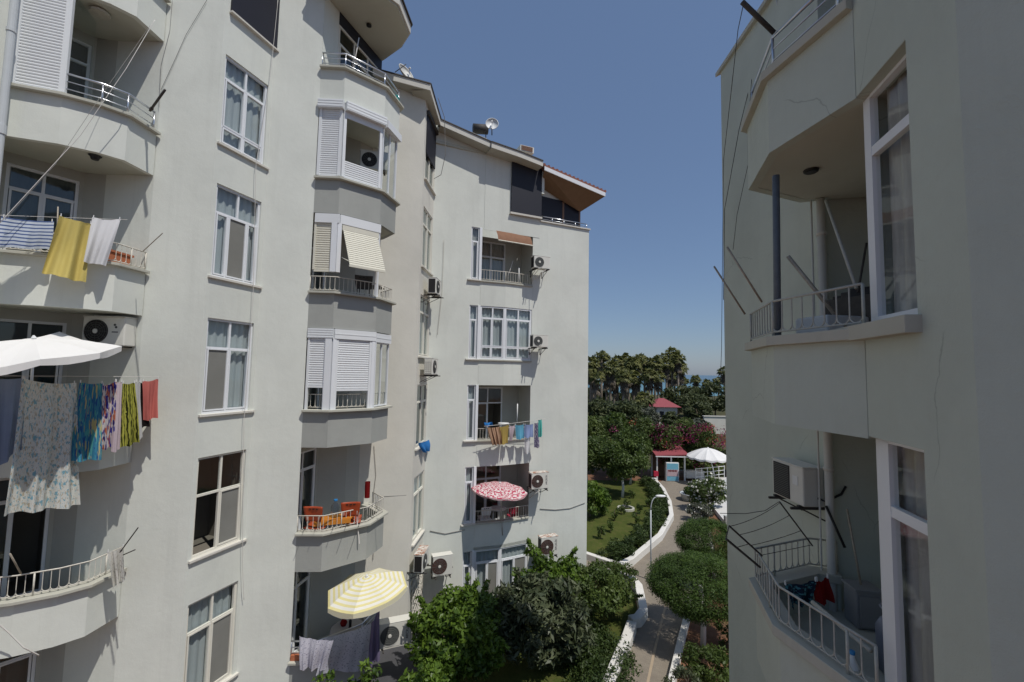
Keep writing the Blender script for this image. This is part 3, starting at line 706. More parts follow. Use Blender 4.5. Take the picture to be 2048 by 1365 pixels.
b3 = fX.p(sX(2.9), -.35, 6.75); a3 = fX.p(sX(1.2), -.35, 7.45)
m = MB(); m.face([a2, b2, b3, a3]); m.face([b2, c_ - V(0, 0, .02), b3]); m.build('soffit', M['wood'], rt)
m = MB(); m.fbox(fX, sX(1.0), sX(1.12), -.3, .1, 7.0, 7.9); m.build('terrace_post', M['wall'], BL)
# eaves of the main roof
EV = [(-5.03, 12.78, 9.35), (-2.79, 13.43, 9.18), (-2.70, 14.98, 8.92), (-.93, 15.70, 8.52)]
EV2 = [(-.90, 15.60, 8.47), (.2, 16.1, 8.36), (1.08, 16.50, 8.22)]
fs = MB(); ed = MB(); sf = MB()
EV = [tuple(c * .982 for c in q) for q in EV]; EV2 = [tuple(c * .982 for c in q) for q in EV2]
for line in (EV, EV2):
    for i in range(len(line) - 1):
        a, b = V(*line[i]), V(*line[i + 1]); t = (b - a).normalized(); n = V(t.y, -t.x, 0).normalized()
        dn = V(0, 0, .20); bk = -n * .62
        fs.hexa([a - dn, b - dn, b - dn + -n * .03, a - dn - n * .03, a, b, b - n * .03, a - n * .03])
        ed.hexa([a + n * .03, b + n * .03, b - n * .8, a - n * .8, a + n * .03 + V(0, 0, .035), b + n * .03 + V(0, 0, .035), b - n * .8 + V(0, 0, .16), a - n * .8 + V(0, 0, .16)])
        sf.face([a - dn * .97, b - dn * .97, b - dn * .97 + bk, a - dn * .97 + bk])
e = fs.build('eave', M['fascia'], BL); sf.build('soffit', M['coping'], e); ed.build('roof_edge', M['iron'], e)
# roof over piers of the near wings and the block's roof deck
RT = [(-9.6, 4.0), (-8.3, 7.2), (-7.0, 8.35), (-6.05, 8.75), (-5.75, 9.95), (-4.95, 10.25), (-5.2, 13.0), (-9.5, 17), (-13, 10)]
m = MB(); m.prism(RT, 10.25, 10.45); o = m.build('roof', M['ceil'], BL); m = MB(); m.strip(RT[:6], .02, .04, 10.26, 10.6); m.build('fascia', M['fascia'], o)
m = MB(); m.prism([(-5.3, 12.9), (-3.0, 13.6), (-2.9, 15.0), (-1.0, 15.9), (.98, 16.75), (-1.5, 22.5), (-9, 19)], 8.1, 8.2); m.build('roof_deck', M['ceil'], BL)
m = MB(); m.prism([(1.0, 16.95), (3.0, 17.75), (.5, 23.5), (-1.5, 22.5)], 5.7, 5.88); m.build('roof_deck', M['ceil'], BL)
# back walls
m = MB(); fK = Fr((.5, 23.68), (-9.5, 19)); wall(m, fK, 0, fK.L, ZG, 8.1); fK = Fr((-9.5, 19), (-13, 10)); wall(m, fK, 0, fK.L, ZG, 10.3); fK = Fr((-13, 10), (-9.6, 4)); wall(m, fK, 0, fK.L, ZG, 10.3); m.build('wall', M['wall'], BL)
# downpipe
m = MB(); pp = (-8.64, 7.05); m.tube([V(pp[0], pp[1], ZG), V(pp[0], pp[1], 10.2)], .055, 14)
for z in (-6, -3.2, 0.2, 3.9, 5.6, 7.6): m.tube([V(pp[0], pp[1], z), V(pp[0], pp[1], z + .06)], .066, 14)
m.tube([V(pp[0], pp[1], 3.8), V(pp[0], pp[1], 3.95)], .068, 14)
m.build('downpipe', M['pipe'], BL, smooth=False)

# ================================================================== RIGHT APARTMENT BUILDING
BR = thing('apartment_building', 'shaded grey-white apartment block filling the right side, with a corner balcony and tall white windows', 'building', (4.2, 5, -8.2))
ZR = lambda k: 3.32 - 2.9 * k
fQ = Fr((4.22, 8.62), (4.22, 5.80)); fQb = Fr((4.22, 5.80), (5.25, 5.58)); fQc = Fr((5.25, 5.58), (5.25, 3.4))
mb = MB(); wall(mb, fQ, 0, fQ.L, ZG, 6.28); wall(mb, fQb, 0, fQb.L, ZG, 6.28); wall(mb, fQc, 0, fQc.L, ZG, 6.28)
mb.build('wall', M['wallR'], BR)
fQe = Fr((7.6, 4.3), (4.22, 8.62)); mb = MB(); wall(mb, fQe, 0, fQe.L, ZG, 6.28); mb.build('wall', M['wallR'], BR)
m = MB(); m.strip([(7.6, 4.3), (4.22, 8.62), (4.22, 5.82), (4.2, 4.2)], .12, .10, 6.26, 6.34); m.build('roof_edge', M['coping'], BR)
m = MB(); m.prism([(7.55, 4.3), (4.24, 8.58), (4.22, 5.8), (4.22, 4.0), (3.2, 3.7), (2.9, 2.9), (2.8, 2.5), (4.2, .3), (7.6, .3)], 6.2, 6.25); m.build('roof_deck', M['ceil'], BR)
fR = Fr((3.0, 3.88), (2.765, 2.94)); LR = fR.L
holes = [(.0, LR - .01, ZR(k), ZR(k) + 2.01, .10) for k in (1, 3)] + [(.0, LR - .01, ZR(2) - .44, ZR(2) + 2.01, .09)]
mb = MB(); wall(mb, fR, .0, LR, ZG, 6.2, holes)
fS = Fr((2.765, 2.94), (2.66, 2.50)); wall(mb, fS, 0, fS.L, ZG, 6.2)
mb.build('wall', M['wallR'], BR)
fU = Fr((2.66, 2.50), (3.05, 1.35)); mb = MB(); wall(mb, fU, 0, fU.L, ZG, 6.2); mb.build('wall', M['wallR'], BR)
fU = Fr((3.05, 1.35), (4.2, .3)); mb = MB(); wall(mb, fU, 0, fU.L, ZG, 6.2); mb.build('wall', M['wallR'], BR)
QR = [(4.24, 5.78), (3.95, 5.88), (3.03, 5.50), (2.74, 4.55), (2.925, 3.60)]
BKR = [(3.1, 3.5), (5.25, 3.4), (5.25, 5.56), (4.24, 5.76)]
for k in (0, 1, 2, 3):
    zc = ZR(k)
    par = parapet(BR, QR, zc, 'wallR', back=BKR, ch=.10, cout=.07, cin=.06)
    if k == 0:
        rail_alu(par, QR[1:4] + [(2.89, 3.78)], zc, h=.40, mat='alu', d=-.06, r=.012)
        m = MB(); m.fbox(fR, -.02, LR, -.2, -.001, zc - .9, 6.2); m.build('wall', M['wallR'], BR)
        m = MB(); m.face([fR.p(0.02, -.2, zc), fR.p(-.6, -1.6, zc), fR.p(-.6, -1.6, zc + 2.2), fR.p(0.02, -.2, zc + 2.2)]); m.build('balcony_door', M['screen'], BR)
    else:
        rail_orn(par, QR if k > 1 else QR[2:], zc, h=.37, mat='railR', d=.0, r=.008, step=.115)
    q = MB(); q.lathe(hz(1622, 341, 2.41) - V(0, 0, .03) if k == 0 else V(3.7, 4.8, zc - .94), [(.06, 0), (.075, .01), (.08, .03)], 18); q.build('ceiling_lamp', M['black'], BR)
for k in (1, 2, 3):
    zc = ZR(k); z0_ = zc if k != 2 else zc - .44; SL = fR.sz(1734, 420, -.09)[0]
    w = window(BR, fR, SL, LR + .16, z0_ + .0, zc + 2.06, [(.5, [1]), (1.5 if k != 2 else 1.7, [1])], o=-.12, fw=.09, curtain=None, rdepth=2.0, sash=False, glass='glassr', lw=.10 if k != 2 else .17, label='tall white framed window with grey lace curtain')
    m = MB()
    m.grid(lambda u, v: fR.p(SL + .1 + u * (LR + .05 - SL), -.22 + .02 * math.sin(u * 34) + .01 * math.sin(u * 71 + v * 3), z0_ + .05 + v * (2.0 + zc - z0_)), 40, 2); m.build('curtain', M['lace'], w, smooth=True)
    m = MB(); m.fbox(fR, SL, SL + .02, -2.0, -.16, z0_, zc + 2.01); m.build('side_frame', M['wallR'], w)
    sill(w, fR, -.10 if k == 1 else .3, LR + .03, zc + .015 if k != 2 else z0_, out=.10, th=.12, mat='coping')
    # lintel notch above the opening
m = MB(); m.tube([V(4.13, 5.73, ZG), V(4.13, 5.73, 2.4)], .05, 14); m.tube([V(4.05, 5.80, ZG), V(4.05, 5.80, 2.4)], .012, 6)
for z in (1.9, .6, -1.2, -3): m.tube([V(4.13, 5.73, z), V(4.13, 5.73, z + .05)], .06, 14)
m.build('downpipe', M['fascia'], BR, smooth=True)

# ================================================================== AIR CONDITIONERS
def text_mesh(mb_or_none, body, size, name, mat, parent, mtx, ext=.001):
    cu = bpy.data.curves.new(name, 'FONT'); cu.body = body; cu.size = size; cu.extrude = ext; cu.align_x = 'CENTER'; cu.align_y = 'CENTER'
    to = bpy.data.objects.new(name + '_tmp', cu); COL.objects.link(to)
    dg = bpy.context.evaluated_depsgraph_get(); me = bpy.data.meshes.new_from_object(to.evaluated_get(dg)); bpy.data.objects.remove(to)
    me.transform(mtx); me.name = name; me.materials.clear(); me.materials.append(mat)
    o = bpy.data.objects.new(name, me); COL.objects.link(o); o.parent = parent; return o
def make_ac(label, fan='acfan', top='acw', side='acw', word=None, logo=False, W=.78, H=.54, D=.28, bracket=True, grille_side=False, square=False):
    r = thing('air_conditioner', label, 'air conditioner', (0, 0, 0), 'air conditioner units on the facades')
    m = MB(); m.box((0, 0, H / 2), (W, D, H)); m.build('casing', M['acw'], r, bevel=.02)
    m = MB(); m.box((0, .0, H + .006), (W + .012, D + .012, .018)); m.build('lid', M[top], r, bevel=.006)
    fx = -W * .17; fr_ = H * .40
    Mx = Matrix.Rotation(PI / 2, 3, 'X')
    m = MB()
    if square: m.box((fx, -D / 2 - .004, H * .5), (W * .52, .012, H * .9))
    else: m.lathe((fx, -D / 2 + .004, H * .5), [(fr_, 0), (fr_, .012), (fr_ * .97, .014)], 28, Mx)
    fo = m.build('fan', M[fan], r)
    if square:
        m = MB(); m.box((W * .27, -D / 2 - .003, H * .62), (W * .16, .004, H * .24)); m.build('energy_label', M['whitepl'], r)
    m = MB()
    if square: [m.box((fx, -D / 2 - .012, H * (.1 + .05 * i)), (W * .5, .006, .008)) for i in range(17)]
    for q in (() if square else (.25, .42, .6, .78, .98)):
        n = 24; m.tube([V(fx + fr_ * q * math.cos(2 * PI * i / n), -D / 2 - .022, H * .5 + fr_ * q * math.sin(2 * PI * i / n)) for i in range(n + 1)], .0035, 4, cap=False)
    for i in range(0 if square else 12):
        a = PI * 2 * i / 12; m.tube([V(fx + fr_ * .2 * math.cos(a), -D / 2 - .022, H * .5 + fr_ * .2 * math.sin(a)), V(fx + fr_ * math.cos(a), -D / 2 - .018, H * .5 + fr_ * math.sin(a))], .003, 4, cap=False)
    m.build('fan_grille', M['acgrey'], fo)
    m = MB(); m.lathe((fx, -D / 2 - .02 + (.03 if square else 0), H * .5), [(.045, 0), (.045, .012), (.02, .016)], 16, Mx); m.build('hub', M['acw'], fo)
    if grille_side:
        m = MB()
        for i in range(7): m.box((-W / 2 - .004, 0, .06 + i * (H - .1) / 7), (.012, D * .8, .014))
        for i in range(4): m.box((-W / 2 - .004, -D * .36 + i * D * .24, H * .5), (.014, .01, H * .85))
        m.build('side_grille', M['acw'], r)
    else:
        m = MB(); m.box((-W / 2 - .002, .0, H * .5), (.006, D * .78, H * .86)); m.build('side_vent', M['acfan'], r)
    if word: text_mesh(None, word, H * .15, 'brand_print', M['ink'], r, Matrix.Translation((W * .36, -D / 2 - .003, H * .55)) @ Matrix.Rotation(PI / 2, 4, 'X') @ Matrix.Rotation(PI / 2, 4, 'Z'))
    if logo:
        m = MB(); c = V(W * .26, -D / 2 - .003, H * .68); q = H * .05
        for dx, dz in ((0, q), (q * .9, -q * .6)): m.hexa([c + V(dx - q, 0, dz), c + V(dx, 0, dz - q), c + V(dx, .002, dz - q), c + V(dx - q, .002, dz), c + V(dx, 0, dz + q), c + V(dx + q, 0, dz), c + V(dx + q, .002, dz), c + V(dx, .002, dz + q)])
        m.box((W * .27, -D / 2 - .002, H * .48), (W * .14, .004, H * .035)); m.build('logo', M['ink'], r)
    for x in (-W * .38, W * .38):
        m = MB(); m.box((x, 0, -.012), (.05, D + .05, .025)); m.build('foot', M['acfan'], r)
    if bracket:
        for x in (-W * .36, W * .36):
            m = MB(); m.box((x, D * .35, -.04), (.03, D + .42, .03)); m.box((x, D * .5 + .22, -.14), (.028, .02, .27))
            m.tube([V(x, -D * .4, -.045), V(x, D * .5 + .21, -.27)], .010, 5); m.build('wall_bracket', M['iron'], r)
        m = MB(); m.tube([V(W / 2 + .0, .05, .12), V(W / 2 + .07, .1, .10), V(W / 2 + .08, .3, .2), V(W / 2 + .08, D * .5 + .22, .3)], .014, 6); m.build('hose', M['black'], r)
    return r
def put(o, p, n=None, rz=None):
    o.location = p; o.rotation_euler = (0, 0, rz if rz is not None else math.atan2(n.x, -n.y)); return o
nX = fX.n
def acx(px, py0, px2, py1, **k):
    a = fX.at(px, py0, .45); b = fX.at(px2, py1, .45); o = make_ac(W=(b - a).xy.length * .93, H=abs(a.z - b.z) * .90, **k); c = (a + b) / 2; return put(o, V(c.x, c.y, b.z + .02), nX)
acx(1064, 511, 1098, 542, label='clean white air conditioner with grey fan beside the top balcony of the far wing', fan='acgrey')
acx(1062, 669, 1094, 697, label='white air conditioner beside the glazed bay of the far wing', fan='acgrey')
acx(1059, 944, 1095, 976, label='air conditioner with dark rusty fan right of the red and white parasol', fan='acfanr', word='ARÇELİK', top='acrust')
acx(1078, 1072, 1114, 1107, label='air conditioner with rust on its lid, lowest on the far wing', fan='acfanr', word='ARÇELİK', top='acrust')
acx(863, 1109, 904, 1146, label='air conditioner with worn fan beside the inner corner above the trees', fan='acfanr')
nH = fH.n
def ach(Y, zb, **k):
    s = (Y - 13.6) / fH.t.y; p = fH.p(s, .30, zb); return put(make_ac(W=.74, H=.52, **k), p, nH)
ach(14.42, dep(868, 590, 14.3).z + .0, label='white air conditioner high in the inner corner, seen from its dark side')
ach(14.30, dep(862, 750, 14.2).z, label='air conditioner with white side lattice in the inner corner', grille_side=True)
ach(13.85, dep(845, 1140, 13.7).z, label='air conditioner with rusted lid in the inner corner above the lattice grille', top='acrust')
put(make_ac(W=.80, H=.56, label='air conditioner with black fan and white box under the balcony ceiling, above the white parasol', logo=True, bracket=False), V(-7.93, 8.56, .34), rz=R(2))
put(make_ac(W=.75, H=.52, label='air conditioner with black fan standing inside the open shutter of the glazed bay', bracket=False), dep(748, 343, 12.1), rz=R(14))
put(make_ac(W=.84, H=.60, label='air conditioner with grey fan mounted right of the yellow striped parasol', fan='acgrey', word='ARÇELİK'), V(-2.93, 11.95, -7.18), rz=R(22))
put(make_ac(W=.68, H=.50, label='air conditioner with brown pipes on the shaded wall of the right building', fan='acfan', square=True), V(4.0, 6.17, -1.70), rz=-PI / 2)

# ================================================================== GROUND, PATHS, SEA
GZ = -8.2
def sheet(name, pts, z, mat, label=None):
    m = MB(); m.face([V(p[0], p[1], z) for p in pts]); o = m.build(name, mat, origin=(0, 0, z)); tag(o, kind='structure'); return o
def ground_mat(name, cols, scale=0.6, bmp=.5, fine=25):
    m, nt, b = mat_new(name)
    c = mix(nt, cols[0], cols[1], ramp(nt, noise(nt, scale, 8, .7), [(.35, 0), (.65, 1)]))
    if len(cols) > 2: c = mix(nt, c, cols[2], ramp(nt, noise(nt, scale * 2.7, 6, .7), [(.5, 0), (.72, 1)]))
    c = mix(nt, c, tuple(x * .55 for x in cols[0]), ramp(nt, noise(nt, fine, 4, .8), [(.45, 0), (.75, .7)]))
    nt.links.new(c, b.inputs['Base Color']); b.inputs['Roughness'].default_value = .95; b.inputs['Specular IOR Level'].default_value = .1
    bump(nt, b, noise(nt, fine, 5, .8), bmp, .03); return m
M['soil'] = ground_mat('reddish_soil', [(0.17, 0.085, 0.05), (0.24, 0.13, 0.08), (0.10, 0.08, 0.045)])
M['grass'] = ground_mat('lawn', [(0.055, 0.075, 0.017), (0.092, 0.108, 0.026), (0.125, 0.112, 0.04)], 1.1, .7, 30)
M['field'] = ground_mat('dry_scrub_ground', [(0.05, 0.06, 0.025), (0.12, 0.10, 0.06), (0.06, 0.07, 0.03)], .15)
def paving():
    m, nt, b = mat_new('path_paving')
    br = nt.nodes.new('ShaderNodeTexBrick'); tc = nt.nodes.new('ShaderNodeTexCoord'); mp = nt.nodes.new('ShaderNodeMapping'); mp.inputs['Rotation'].default_value = (0, 0, .5)
    nt.links.new(tc.outputs['Object'], mp.inputs[0]); nt.links.new(mp.outputs[0], br.inputs['Vector'])
    br.inputs['Scale'].default_value = 5.0; br.inputs['Color1'].default_value = (.215, .185, .145, 1); br.inputs['Color2'].default_value = (.25, .215, .168, 1); br.inputs['Mortar'].default_value = (.16, .135, .105, 1); br.inputs['Mortar Size'].default_value = .012
    c = mix(nt, br.outputs[0], (.17, .14, .11), ramp(nt, noise(nt, .9, 7, .7), [(.45, 0), (.8, .8)])); c = mix(nt, c, (.33, .28, .22), ramp(nt, noise(nt, 2.2, 7, .7), [(.55, 0), (.8, .6)]))
    nt.links.new(c, b.inputs['Base Color']); b.inputs['Roughness'].default_value = .9; bump(nt, b, br.outputs['Fac'], -.25, .01); return m
M['paving'] = paving()
M['kerb'] = stucco('white_kerb_paint', (0.70, 0.68, 0.63), amount=.9)
M['terrace'] = plain('pale_terrace_tiles', (0.62, 0.61, 0.58), .7, var=.08, scale=3)
M['asphalt'] = plain('asphalt', (0.06, 0.06, 0.065), .9, var=.2, scale=1)
M['strip'] = plain('sandstone_strip', (0.38, 0.30, 0.21), .9, var=.15)
def sea_mat():
    m, nt, b = mat_new('sea')
    b.inputs['Base Color'].default_value = (.006, .09, .12, 1); b.inputs['Roughness'].default_value = .22
    tc = nt.nodes.new('ShaderNodeTexCoord'); cd = nt.nodes.new('ShaderNodeSeparateXYZ'); nt.links.new(tc.outputs['Object'], cd.inputs[0])
    mr = nt.nodes.new('ShaderNodeMapRange'); mr.inputs['From Min'].default_value = 150; mr.inputs['From Max'].default_value = 900; nt.links.new(cd.outputs['Y'], mr.inputs['Value'])
    nt.links.new(mix(nt, (.05, .20, .22), (.012, .075, .14), mr.outputs[0]), b.inputs['Base Color'])
    bump(nt, b, noise(nt, .25, 6, .7), .5, .6); return m
M['sea'] = sea_mat()
sheet('ground', [(-120, -60), (260, -60), (260, 38), (-120, 38)], GZ - .012, M['soil'])
sheet('beach', [(-150, 38), (260, 38), (260, 175), (-150, 175)], GZ - .006, M['field'])
m = MB(); m.face([V(-26000, 150, -11), V(26000, 150, -11), V(26000, 30000, -11), V(-26000, 30000, -11)]); tag(m.build('sea', M['sea'], origin=(0, 0, -11)), kind='structure')
m = MB(); m.face([V(-150, 175, GZ - .006), V(260, 175, GZ - .006), V(260, 179, -11.5), V(-150, 179, -11.5)]); tag(m.build('shore', M['field'], origin=(0, 175, -11)), kind='structure')
KL = [(3.0, 20.3), (3.46, 19.87), (4.69, 18.80), (5.31, 19.35), (7.55, 22.26), (9.23, 25.28), (10.1, 28.0), (10.75, 31.0), (11.0, 33.4)]
LL = [(1.4, 9.0), (2.15, 10.7), (2.85, 12.19), (3.68, 13.81), (4.02, 14.55)]
LC = [(4.02, 14.75), (4.30, 14.85), (4.62, 15.3), (4.78, 16.1), (4.95, 17.0), (4.85, 17.7), (4.5, 18.0), (3.3, 18.35)]
RL = [(2.9, 9.0), (3.6, 10.6), (4.47, 12.23), (5.2, 13.62), (5.95, 15.0), (6.65, 16.36)]
PATH = [(1.2, 9.0)] + LL[1:] + LC + [(3.2, 19.9)] + KL[2:] + [(12.0, 34.5), (14.5, 34.5), (13.0, 30.0), (11.8, 26.5), (10.4, 22.8), (9.0, 20.0), (7.6, 17.8)] + RL[::-1]
sheet('shade_apron', [(-7, 8.9), (-3.0, 9.7), (-2.3, 12.2), (-2.2, 15.2), (-5, 13.4)], GZ + .002, M['asphalt'])  # dark sheet added in place of the shade at the foot of the bay
sheet('path', PATH, GZ + .004, M['paving'])
sheet('lawn', [(3.2, 19.9), (2.6, 24), (3.5, 34), (11.0, 34.2)] + KL[:0:-1], GZ - .004, M['grass'])
sheet('lawn', [(.2, 9.0), (1.2, 9.0)] + LL[1:] + [(4.0, 14.7), (4.3, 14.95), (4.6, 16), (4.7, 17.4), (3.2, 18.1), (1, 16.2), (-2, 14.5), (-3, 12)], GZ - .004, M['grass'])
m = MB(); m.strip([(3.1, 10.4), (3.66, 11.9), (4.35, 13.4), (5.05, 14.85), (5.75, 16.3)], .035, .035, GZ + .004, GZ + .010); tag(m.build('path_strip', M['strip'], origin=(0, 0, GZ)), kind='structure')
def kerb(pts, w=.13, h=.26, nm='kerb'):
    m = MB(); m.strip(pts, w, w, GZ - .1, GZ + h); o = m.build(nm, M['kerb'], origin=(0, 0, GZ), bevel=.02); tag(o, kind='structure'); return o
kerb(LL, .15, .30); kerb(LC, .14, .30); kerb(KL[:3], .12, .28); kerb(KL[2:], .12, .30); kerb(RL, .09, .22)
m = MB(); m.prism([(13.3, 31.3), (15.0, 34.9), (22, 34.9), (20, 24.5), (11.9, 24.6)], GZ - .02, GZ + .22); o = m.build('pool_terrace', M['terrace'], origin=(16, 30, GZ)); tag(o, kind='structure')
m = MB(); m.strip([(11.9, 24.6), (20, 24.5)], .1, .12, GZ, GZ + .5); tag(m.build('terrace_kerb', M['grey'], origin=(16, 24, GZ)), kind='structure')
m = MB(); m.face([V(-60, 64, GZ + .01), V(200, 60, GZ + .01), V(200, 66, GZ + .01), V(-60, 70, GZ + .01)]); tag(m.build('road', M['asphalt'], origin=(0, 66, GZ)), kind='structure')

# ================================================================== PLANTS
rng = np.random.default_rng(7)
def leaves(name, centers, spread, n, size, mat, parent=None, asp=.45, upbias=.3, droop=0.0, seed=1, origin=None, var_c=None, wts=None):
    """many small folded leaves scattered round clump centres (world coordinates)"""
    r = np.random.default_rng(seed); C = np.array(centers, float); k = len(C)
    sp = np.array(spread if np.ndim(spread) else [spread] * 3, float); sp = np.tile(sp, (k, 1)) if sp.ndim == 1 else sp
    if wts is None: idx = r.integers(0, k, n)
    else: idx = r.choice(k, n, p=np.array(wts) / np.sum(wts))
    d = r.normal(size=(n, 3)); d /= np.linalg.norm(d, axis=1)[:, None]; rad = r.random(n) ** (1 / 2.2)
    p = C[idx] + d * rad[:, None] * sp[idx]
    nrm = d * .6 + r.normal(size=(n, 3)) * .6 + np.array([0, 0, upbias]); nrm /= np.linalg.norm(nrm, axis=1)[:, None]
    a = np.cross(nrm, r.normal(size=(n, 3))); a /= np.linalg.norm(a, axis=1)[:, None]; b = np.cross(nrm, a)
    s = size * (.65 + .7 * r.random(n))[:, None]
    a[:, 2] -= droop; 
    v = np.empty((n, 4, 3)); v[:, 0] = p - a * s; v[:, 1] = p + b * s * asp - nrm * s * .15; v[:, 2] = p + a * s; v[:, 3] = p - b * s * asp - nrm * s * .15
    if parent is not None:
        o0 = Vector((0, 0, 0)); q = parent
        while q is not None: o0 += q.location; q = q.parent
    else: o0 = Vector(origin) if origin is not None else Vector((C[:, 0].mean(), C[:, 1].mean(), GZ))
    v = v.reshape(-1, 3) - np.array(o0)
    me = bpy.data.meshes.new(name); me.vertices.add(4 * n); me.vertices.foreach_set('co', v.astype('f').ravel())
    me.loops.add(4 * n); me.loops.foreach_set('vertex_index', np.arange(4 * n, dtype='i'))
    me.polygons.add(n); me.polygons.foreach_set('loop_start', np.arange(0, 4 * n, 4, dtype='i')); me.polygons.foreach_set('loop_total', np.full(n, 4, 'i'))
    me.update()
    cv = r.random(k) if var_c is None else var_c
    at = me.attributes.new('var', 'FLOAT', 'FACE'); at.data.foreach_set('value', np.clip(cv[idx] * .55 + r.random(n) * .5, 0, 1).astype('f'))
    me.materials.append(mat); me.validate()
    o = bpy.data.objects.new(name, me); COL.objects.link(o)
    if parent is not None: o.parent = parent
    else: o.location = o0
    return o
def blob(c, rx, ry, rz, k, seed, shell=.55, zmin=-1):
    r = np.random.default_rng(seed); out = []
    while len(out) < k:
        d = r.normal(size=3); d /= np.linalg.norm(d); q = d * (shell + (1 - shell) * r.random() ** .6)
        if q[2] < zmin: continue
        out.append((c[0] + q[0] * rx, c[1] + q[1] * ry, c[2] + q[2] * rz))
    return out
LM = {
 'citrus': leaf_mat('bright_green_leaves', (0.022, 0.055, 0.010), (0.17, 0.27, 0.035), .35, .4),
 'loquat': leaf_mat('dark_leathery_leaves', (0.020, 0.036, 0.016), (0.135, 0.155, 0.08), .2, .45),
 'shrub': leaf_mat('garden_shrub_leaves', (0.028, 0.052, 0.012), (0.115, 0.165, 0.036), .3),
 'hedge': leaf_mat('hedge_leaves', (0.018, 0.038, 0.009), (0.07, 0.105, 0.024), .25),
 'bhedge': leaf_mat('flowering_hedge_leaves', (0.030, 0.052, 0.012), (0.125, 0.165, 0.04), .3),
 'cyp': leaf_mat('clipped_cypress', (0.018, 0.042, 0.008), (0.085, 0.145, 0.022), .25, .6),
 'far': leaf_mat('far_tree_leaves', (0.028, 0.042, 0.018), (0.12, 0.14, 0.055), .25),
 'olive': leaf_mat('olive_leaves', (0.05, 0.06, 0.042), (0.13, 0.14, 0.10), .2),
 'palm': leaf_mat('palm_fan_leaves', (0.05, 0.07, 0.02), (0.23, 0.23, 0.075), .3),
 'dead': leaf_mat('dead_palm_fronds', (0.10, 0.085, 0.065), (0.23, 0.19, 0.14), .1),
 'boug': leaf_mat('magenta_bracts', (0.11, 0.012, 0.05), (0.26, 0.03, 0.11), .3),
 'red': leaf_mat('reddish_flowers', (0.28, 0.05, 0.03), (0.42, 0.12, 0.07), .3),
 'whitef': leaf_mat('white_flowers', (0.55, 0.54, 0.48), (0.8, 0.79, 0.74), .3),
}
def tree(name, label, cat, base, h_trunk, cc, rx, ry, rz, k, n, size, lm, seed, bark='bark', asp=.45, tr=.09, clump=.32, group=None, extra=None, limbs=6, lean=(0, 0), shell=.55, irr=True, sprouts=0):
    b = V(*base); t = thing(name, label, cat, b, group); c = V(*cc)
    cl = blob(c, rx * (1 - clump * .6), ry * (1 - clump * .6), rz * (1 - clump * .6), k, seed, shell)
    if irr:
        r2 = np.random.default_rng(seed + 99); lobes = [(r2.normal(size=3), r2.uniform(-.22, .24)) for _ in range(9)]; c2 = []
        for q in cl:
            d = np.array(q) - np.array(c); u = d / (np.linalg.norm(d) + 1e-6); f = 1 + sum(a * max(0, float(u @ (l / np.linalg.norm(l)))) ** 6 for l, a in lobes); c2.append(tuple(np.array(c) + d * f))
        cl = c2
    m = MB(); top = V(b.x + lean[0], b.y + lean[1], b.z + h_trunk)
    m.tube([b - V(0, 0, .1), b.lerp(top, .5) + V(.04, -.03, 0), top], tr, 8, r2=tr * .7)
    rr = random.Random(seed)
    for i in range(limbs):
        q = V(*cl[rr.randrange(len(cl))]); mid = top.lerp(q, .5) + V(rr.uniform(-.1, .1), rr.uniform(-.1, .1), .12)
        m.tube([top - V(0, 0, .05), mid, q], tr * .45, 5, r2=tr * .12)
    m.build('trunk', M[bark], t, smooth=True)
    sp = (rx * clump, ry * clump, rz * clump)
    if not sprouts: leaves('crown', cl, sp, n, size, LM[lm], t, asp=asp, seed=seed)
    else:
        sc_, tw = [], MB()
        for i in range(sprouts):
            q = V(*cl[rr.randrange(len(cl))]); d = (q - V(*c)); d.z = abs(d.z) + .3 * rz; d.normalize(); L_ = rr.uniform(.10, .36) * min(rx, rz * 1.3) * .6
            e = q + d * (L_ + sp[0] * .8) + V(0, 0, L_ * .3); tw.tube([q, e], .006, 4)
            for k_ in range(7): sc_.append(tuple(q.lerp(e, .45 + .55 * k_ / 6)))
        tw.build('twig', M[bark], t); ns = sprouts * 34
        leaves('crown', cl + sc_, [sp] * len(cl) + [(.07, .07, .07)] * len(sc_), n + ns, size, LM[lm], t, asp=asp, seed=seed, wts=[n / len(cl)] * len(cl) + [ns / len(sc_)] * len(sc_))
    if extra:
        for nm, em, en, es in extra: leaves(nm, cl, [x * 1.15 for x in sp], en, es, LM[em], t, asp=.8, seed=seed + 5)
    return t
# foreground trees between path and building
tree('citrus_tree', 'bright green leafy tree in front of the french doors of the far wing', 'tree', (-1.45, 12.0, GZ), 1.0, (-1.22, 11.9, -6.95), 1.25, 1.15, 1.15, 64, 13000, .078, 'citrus', 11, clump=.25, sprouts=34)
tree('citrus_tree', 'low bright green tree cut off by the bottom edge, right of the striped parasol', 'tree', (-1.9, 10.3, GZ), .8, (-1.75, 10.15, -7.25), .85, .8, .72, 40, 6500, .07, 'citrus', 12, clump=.27, sprouts=20)
tree('loquat_tree', 'dark leathery leaved tree standing between the bright green tree and the path', 'tree', (.95, 13.2, GZ), .9, (.85, 12.8, -7.0), 1.7, 1.2, 1.1, 70, 9500, .115, 'loquat', 13, asp=.30, clump=.25, sprouts=14)
tree('fruit_tree', 'light green tree behind the dark leathery one, against the corner of the far wing', 'tree', (1.5, 15.4, GZ), 1.2, (1.35, 15.2, -6.95), 1.35, .8, .75, 36, 5600, .078, 'citrus', 14, clump=.26, sprouts=24)
tree('garden_shrub', 'twiggy mid green shrub inside the curved white kerb', 'shrub', (3.0, 15.6, GZ), .5, (2.9, 15.3, -7.35), 1.45, 1.5, .72, 52, 7800, .065, 'shrub', 15, tr=.05, clump=.26, sprouts=22)
